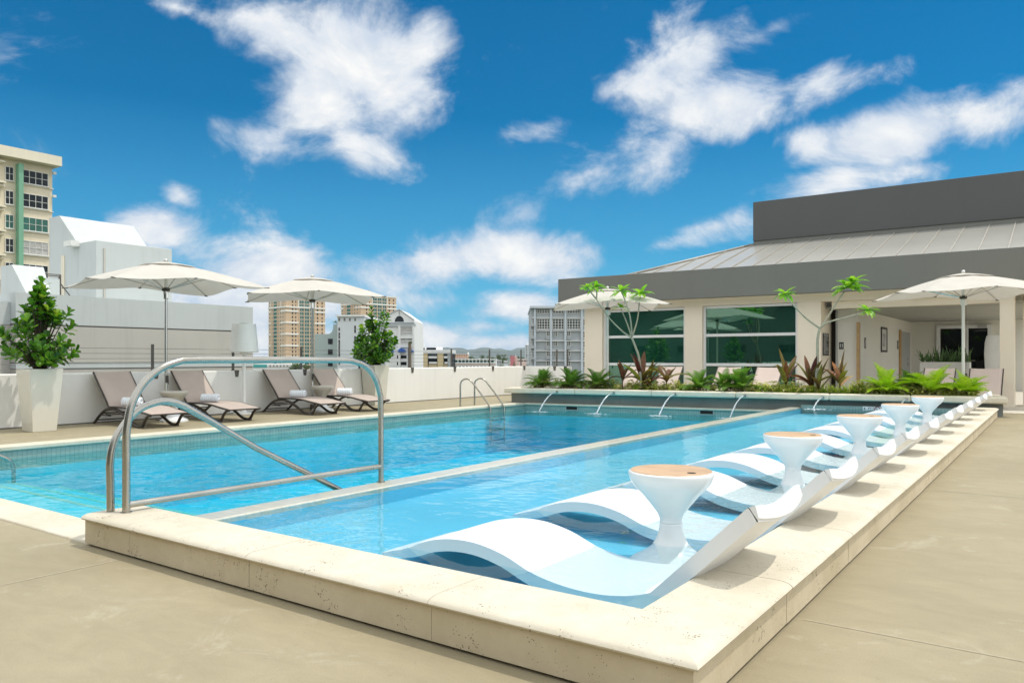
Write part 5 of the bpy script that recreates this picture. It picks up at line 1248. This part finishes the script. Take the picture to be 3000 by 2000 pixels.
D = 400; k_ = D/FL
o = bthing('balcony_tower', 'narrow pale tower with stacked dark balconies left of grey apartment block', 'tower', local(1547, D, 0)); MB().box(-8*k_,10*k_,0,10,ZG,zpx(1010,D)).build('wall', M['white_wall'], o); MB().box(-3*k_,8*k_,2,8,zpx(1010,D)+.01,zpx(1004,D)).build('roof_room', M['white_wall2'], o)
for i in range(10): MB().box(-7*k_,-1.5*k_,-.05,0,zpx(1015+6*i,D),zpx(1012.5+6*i,D)).build('balcony_opening', M['win_dark'], o); MB().box(1*k_,8*k_,-.05,0,zpx(1015.4+6*i,D),zpx(1013+6*i,D)).build('balcony_opening', M['win_dark'], o)
# ---- grey apartment block by the pavilion
D = 95; k_ = D/FL
ga = bthing('grey_apartment_block', 'grey apartment block with pale grid of piers, ledges and gridded windows', 'building', local(1566, D, 0))
def X(px): return (px-1566)*k_
def Z(py): return zpx(py, D)
MB().box(X(1556),X(1712),0,14,ZG,Z(904)).build('wall', M['grey_apt'], ga); MB().box(X(1553),X(1716),-.8,14.5,Z(903.5),Z(897)).build('roof_slab', M['apt_trim'], ga)
for px in (1567,1614,1656,1704): MB().box(X(px-2.7),X(px+2.7),-.45,0,ZG,Z(904)-.01).build('pier', M['apt_trim'], ga)
for py in (931,968,998,1027,1057): MB().box(X(1557),X(1711),-.30,-.002,Z(py+1.2),Z(py-1.2)).build('floor_ledge', M['white_wall2'], ga)
for a, c, nx in ((1572,1611,5),(1618,1653,4),(1660,1701,5)):
    Win((c-a)*k_, (965-933)*k_*.97, nx, 4, 'win_white', 'win_dark', .09, .12).put(ga, X((a+c)/2), Z(949), -.01)
    Win((c-a)*k_*.97, 14*k_, nx, 2, 'win_white', 'win_dark', .09, .12).put(ga, X((a+c)/2), Z(911.5), -.01)
    MB().box(X(a-1),X(c+1),-.2,0,Z(930),Z(919.5)).build('spandrel', M['grey_apt'], ga)
for py in (977,1006,1035,1064):
    for px in (1606,1628,1666): Win(12*k_,14.5*k_,2,2,'win_white','win_dark',.07,.10).put(ga, X(px), Z(py), -.01)
    for px in (1605,1666): MB().box(X(px-6),X(px+6),-.35,-.002,Z(py+17),Z(py+8.5)).build('flower_box', M['grey_apt'], ga)
for py in (944,980,1008,1040,1067):
    Win(7*k_,19*k_,1,2,'win_white','win_dark',.07,.10).put(ga, X(1711), Z(py), -.01)
    Win(4.5*k_,11*k_,1,2,'win_white','win_dark',.06,.10).put(ga, X(1559), Z(py-1), -.01); MB().box(X(1552.5),X(1564),-.9,-.005,Z(py+13),Z(py+5)).build('balcony', M['grey_apt'], ga)
# ---- bits seen under the second umbrella
D = 150; k_ = D/FL
o = bthing('teal_glass_building', 'low white building with teal glass strip behind the floor lamp', 'building', local(790, D, 0)); MB().box(-50*k_,62*k_,0,10,ZG,zpx(1066,D)).build('wall', M['white_wall2'], o); MB().box(-48*k_,-8*k_,-.03,0,zpx(1077,D),zpx(1067.5,D)).build('glass_strip', M['teal_blind'], o)
for i in range(6): Win(6*k_,8*k_,2,1,'win_white','win_dark',.08,.05).put(o, (2+10*i)*k_, zpx(1072,D), -.01)
# hotel wing across the terrace, whose face shows in the pavilion glass
hw_ = thing('hotel_wing', 'tall hotel wing facing the pavilion, mirrored dark in its glass', 'building', (-6,-13,0))
MB().box(-26,26,-8,0,ZG,8.4).build('wall', mat('hotel_wing_wall', (.10,.12,.11), .8), hw_)
for f in range(2):
    for i in range(12): Win(1.5,.6,2,1,'resin_brown','glass_dark',.08,.1).put(hw_, -22+4*i, 1.9+3.3*f, .11, PI)

# ================================================================== TREES BEYOND
def tree(label, px, D, pyb, pyt, wpx, seed, m='tree'):
    o = bthing('broadleaf_tree', label, 'tree', local(px, D, 0), 'far trees beyond the terrace'); rr = random.Random(seed)
    z0, z1 = ZG, zpx(pyt, D); w = wpx*D/FL/2; hc = max(w*1.1, (zpx(pyt,D)-zpx(pyb,D)))
    MB().tube([(0,0,z0),(w*.05,0,z1-hc*.8),(0,0,z1-hc*.4)], [.35,.25,.12], 6).build('trunk', M['bark'], o)
    b = MB(); lobes = [Vector((rr.uniform(-.65,.65)*w, rr.uniform(-.5,.5)*w, z1-hc*rr.uniform(.25,.75))) for _ in range(11)]
    for k in range(1100):
        c = rr.choice(lobes); v = rdir(rr, -.6, 1); p = c+v*(w*.42)*rr.uniform(.6,1.0); p.z = min(p.z, z1)
        s_ = w*.07*rr.uniform(.6,1.4); n_ = (v+rdir(rr,-1,1)*.7).normalized(); e = n_.orthogonal().normalized(); f = n_.cross(e); a = rr.uniform(0,6)
        e, f = e*math.cos(a)+f*math.sin(a), f*math.cos(a)-e*math.sin(a)
        b.add([p-e*s_, p+f*s_*.6, p+e*s_, p-f*s_*.6], [(0,1,2,3)])
    b.build('crown', M[m], o); return o
for k, (px, D, pyb, pyt, w, lab) in enumerate([(1380,520,1062,1040,22,'dark tree in front of the white spire'),(1391,480,1060,1046,16,'low tree right of the white spire'),(1413,500,1060,1036,18,'rounded grey green tree left of the middle railing post'),(1430,460,1062,1040,18,'tree just left of the middle railing post on the skyline'),
     (1446,470,1062,1040,18,'tree just right of the middle railing post on the skyline'),(1462,480,1062,1034,26,'tall spreading tree in the centre of the far tree line'),(1480,470,1062,1034,18,'rounded tree right of the tallest far tree'),(1476,380,1066,1050,30,'lower green tree left of the pink building'),(1500,500,1060,1037,16,'tree behind the pink building'),(1518,520,1062,1040,16,'tree right of the pink building'),(1531,480,1066,1042,18,'tree before the narrow balcony tower'),
     (1506,240,1078,1058,12,'small dark tree in front of the pink building'),(1470,230,1080,1068,14,'yellow green bush by the parapet, left of the pink building'),(1546,260,1080,1069,14,'green bush at the foot of the narrow tower'),(868,140,1080,1064,44,'green tree behind the railing, under the second umbrella'),(900,140,1082,1068,30,'green tree left of the white gabled block'),(1200,118,1010,998,14,'small dark tree on the white block balcony')]):
    tree(lab, px, D, pyb, pyt, w, 200+k)
pm = bthing('roof_palms', 'dark palms growing on the roof of the white block', 'palm', local(986, 121, 0)); b = MB(); rr = random.Random(8)
for i in range(3):
    c = Vector((-.45+.55*i, 1.0, zpx(949,121)))
    for k in range(22):
        a = rr.uniform(0,2*PI); e = rr.uniform(-.1,1.3); leaf(b, c+Vector((0,0,.25)), Vector((math.cos(a)*math.cos(e), math.sin(a)*math.cos(e), math.sin(e))), Vector((0,0,1)), .62, .09, lanc, .9, .2, 4)
b.build('fronds', M['palm'], pm)

hzm = bpy.data.materials.new('haze_air'); hzm.use_nodes = True; hn = hzm.node_tree; hn.nodes.clear()
ho = hn.nodes.new('ShaderNodeOutputMaterial'); hv_ = hn.nodes.new('ShaderNodeVolumePrincipled'); hv_.inputs['Color'].default_value = (.78,.88,1,1); hv_.inputs['Density'].default_value = .7e-4; hv_.inputs['Anisotropy'].default_value = .2
hn.links.new(hv_.outputs[0], ho.inputs['Volume'])
hb_ = MB().box(-9050,9050,-9050,9050,ZG-1,125).build('haze', hzm); hb_['kind'] = 'stuff'
# ================================================================== CAMERA, SUN, SKY
cam = bpy.data.cameras.new('camera'); co = bpy.data.objects.new('camera', cam); C.objects.link(co)
cam.sensor_width = 36; cam.lens = FL/3000*36; cam.shift_y = 48/3000; cam.clip_start = .05; cam.clip_end = 30000
co.location = (0,0,HC); co.rotation_euler = (PI/2,0,TH)
bpy.context.scene.camera = co
SUN = Vector((.36,.22,1.0)).normalized()
su = bpy.data.lights.new('sun', 'SUN'); su.energy = 2.25; su.angle = math.radians(.53); su.color = (1,.95,.85)
so_ = bpy.data.objects.new('sun', su); C.objects.link(so_); so_.rotation_euler = (-SUN).to_track_quat('-Z','Y').to_euler(); so_.location = (0,0,60)
wd = bpy.data.worlds.new('World'); bpy.context.scene.world = wd; wd.use_nodes = True
nt = wd.node_tree; bg = nt.nodes['Background']
sky = nt.nodes.new('ShaderNodeTexSky'); sky.sky_type = 'NISHITA'; sky.sun_disc = False
sky.sun_elevation = math.asin(SUN.z); sky.sun_rotation = math.atan2(SUN.x, SUN.y); sky.air_density = 1.0; sky.dust_density = .35; sky.ozone_density = 2.2
tc = nt.nodes.new('ShaderNodeTexCoord'); sx = nt.nodes.new('ShaderNodeSeparateXYZ'); L(nt, tc.outputs['Generated'], sx.inputs[0])
xr = mth(nt, 'ADD', mth(nt, 'MULTIPLY', sx.outputs[0], ct), mth(nt, 'MULTIPLY', sx.outputs[1], st))
yf = mth(nt, 'ADD', mth(nt, 'MULTIPLY', sx.outputs[0], -st), mth(nt, 'MULTIPLY', sx.outputs[1], ct))
az = mth(nt, 'ARCTAN2', xr, yf); el = mth(nt, 'ARCSINE', sx.outputs[2])
cv = nt.nodes.new('ShaderNodeCombineXYZ'); L(nt, az, cv.inputs[0]); L(nt, el, cv.inputs[1])
# cloud banks by bearing and elevation: (overview column, row, half width, half height, tilt deg, strength)
CL = [(830,120,190,130,0,1.25),(650,75,230,75,-8,1.05),(420,22,230,32,-8,.75),(900,190,150,120,20,1.15),(740,255,190,105,10,.95),(620,318,150,62,0,.85),(820,335,150,70,-25,.85),(960,110,90,90,0,.9),(720,180,120,90,0,.9),
      (1600,135,240,95,12,.95),(1690,225,190,85,0,1.2),(1870,195,180,55,5,1.0),(1490,180,150,60,10,.85),(1770,70,140,40,12,.75),(1560,40,150,40,15,.5),(1640,300,150,40,10,.55),
      (1350,400,230,70,30,.66),(1530,350,150,70,35,.66),(1200,490,240,60,30,.55),(1230,300,180,36,15,.46),
      (2080,300,240,66,0,1.25),(2250,275,160,70,0,1.2),(1870,325,130,48,0,.85),(2130,385,260,40,6,.55),(1900,430,160,45,12,.85),
      (1180,590,240,68,-4,1.3),(1010,600,230,80,8,1.0),(880,615,160,60,5,.6),(1320,575,130,55,0,.85),(1540,560,230,38,10,.60),(1640,520,160,36,10,.6),(1190,705,150,48,0,1.15),(1120,750,110,30,0,.8),(1000,690,200,40,0,.6),
      (340,520,125,52,0,1.05),(415,450,62,30,-15,.72),(600,620,170,66,0,1.35),(560,690,280,75,0,1.25),(480,590,120,40,0,.7),(160,520,80,40,0,.5),(980,775,95,32,-10,1.3),(1180,790,160,34,0,1.1),(1350,770,200,45,0,.8),(560,790,300,60,0,1.0),(1400,650,300,60,0,.35),(120,640,120,120,0,.7)]
acc = None
for (cx, cy, rx, ry, tilt, sg) in CL:
    px, py = cx*1.2755, cy*1.2755
    a0 = math.atan((px-1500)/FL); e0 = math.atan((1048-py)/FL*math.cos(a0)); kx = math.cos(a0)**2; 
    mp = nt.nodes.new('ShaderNodeMapping'); mp.vector_type = 'TEXTURE'
    mp.inputs['Location'].default_value = (a0, e0, 0); mp.inputs['Rotation'].default_value = (0,0,math.radians(tilt))
    mp.inputs['Scale'].default_value = (rx*1.2755/FL*1.45*max(.75,kx), ry*1.2755/FL*1.45, 1)
    L(nt, cv.outputs[0], mp.inputs[0])
    g = nt.nodes.new('ShaderNodeTexGradient'); g.gradient_type = 'QUADRATIC_SPHERE'; L(nt, mp.outputs[0], g.inputs[0])
    v = mth(nt, 'MULTIPLY', mth(nt, 'SQRT', g.outputs[1]), sg)
    acc = v if acc is None else mth(nt, 'SMOOTH_MAX', acc, v, .12)
# bright clouds added beyond the view as neutral fill light
fill_sector = mth(nt, 'MAXIMUM', mth(nt, 'GREATER_THAN', mth(nt, 'ABSOLUTE', az), .74), mth(nt, 'GREATER_THAN', el, .58))
acc = mth(nt, 'MAXIMUM', acc, mth(nt, 'MULTIPLY', fill_sector, .92))
cs = nt.nodes.new('ShaderNodeMapping'); cs.inputs['Scale'].default_value = (1,1.35,1); L(nt, cv.outputs[0], cs.inputs[0])
f1 = noise(nt, 7.5, 12, .62, cs.outputs[0], .35); f2 = noise(nt, 2.6, 4, .5, cs.outputs[0], .2)
cs2 = nt.nodes.new('ShaderNodeMapping'); cs2.inputs['Scale'].default_value = (1,1.35,1); cs2.inputs['Location'].default_value = (-.012,-.030,0); L(nt, cv.outputs[0], cs2.inputs[0])
f3 = noise(nt, 7.5, 12, .62, cs2.outputs[0], .35)
den = mth(nt, 'ADD', acc, mth(nt, 'ADD', mth(nt, 'MULTIPLY', mth(nt, 'SUBTRACT', f1, .5), 1.9), mth(nt, 'MULTIPLY', mth(nt, 'SUBTRACT', f2, .5), .5)))
mr = nt.nodes.new('ShaderNodeMapRange'); mr.interpolation_type = 'SMOOTHSTEP'; mr.inputs['From Min'].default_value = .25; mr.inputs['From Max'].default_value = .86; L(nt, den, mr.inputs[0])
alpha = mth(nt, 'MULTIPLY', mr.outputs[0], .97)
rel = mth(nt, 'ADD', .5, mth(nt, 'MULTIPLY', mth(nt, 'SUBTRACT', f1, f3), 1.8), clamp=True)
SKYS = .15
cl_col = ramp(nt, mth(nt, 'ADD', mth(nt, 'MULTIPLY', rel, .55), mth(nt, 'MULTIPLY', den, .38)), [(.25, (.50/SKYS,.62/SKYS,.80/SKYS)), (.55, (.74/SKYS,.80/SKYS,.88/SKYS)), (.85, (1.0/SKYS,1.0/SKYS,.985/SKYS))])
# sky colour: Nishita, deepened
gm = nt.nodes.new('ShaderNodeMix'); gm.data_type = 'RGBA'; gm.blend_type = 'MULTIPLY'; gm.inputs[0].default_value = 1; gm.inputs[7].default_value = (.0,.45,.66,1); L(nt, sky.outputs[0], gm.inputs[6])
hz = ramp(nt, el, [(0.0, (1,1,1)), (.05, (.75,.75,.75)), (.13, (.35,.35,.35)), (.30, (0,0,0))])
skc = mixc(nt, mth(nt, 'MULTIPLY', hz, .8), gm.outputs[2], (.20/SKYS,.60/SKYS,.92/SKYS))
cl_b = mixc(nt, fill_sector, cl_col, mixc(nt, 1.0, cl_col, (1.7,1.66,1.58), 'MULTIPLY'))  # out-of-view clouds brightened further as fill
L(nt, mixc(nt, alpha, skc, cl_b), bg.inputs[0]); bg.inputs[1].default_value = SKYS
sc = bpy.context.scene; sc.view_settings.view_transform = 'Standard'; sc.view_settings.look = 'None'; sc.view_settings.exposure = .0; sc.view_settings.gamma = 1
sc.cycles.max_bounces = 8; sc.cycles.transparent_max_bounces = 12; sc.cycles.diffuse_bounces = 4; sc.cycles.glossy_bounces = 4; sc.cycles.caustics_reflective = False; sc.cycles.caustics_refractive = False
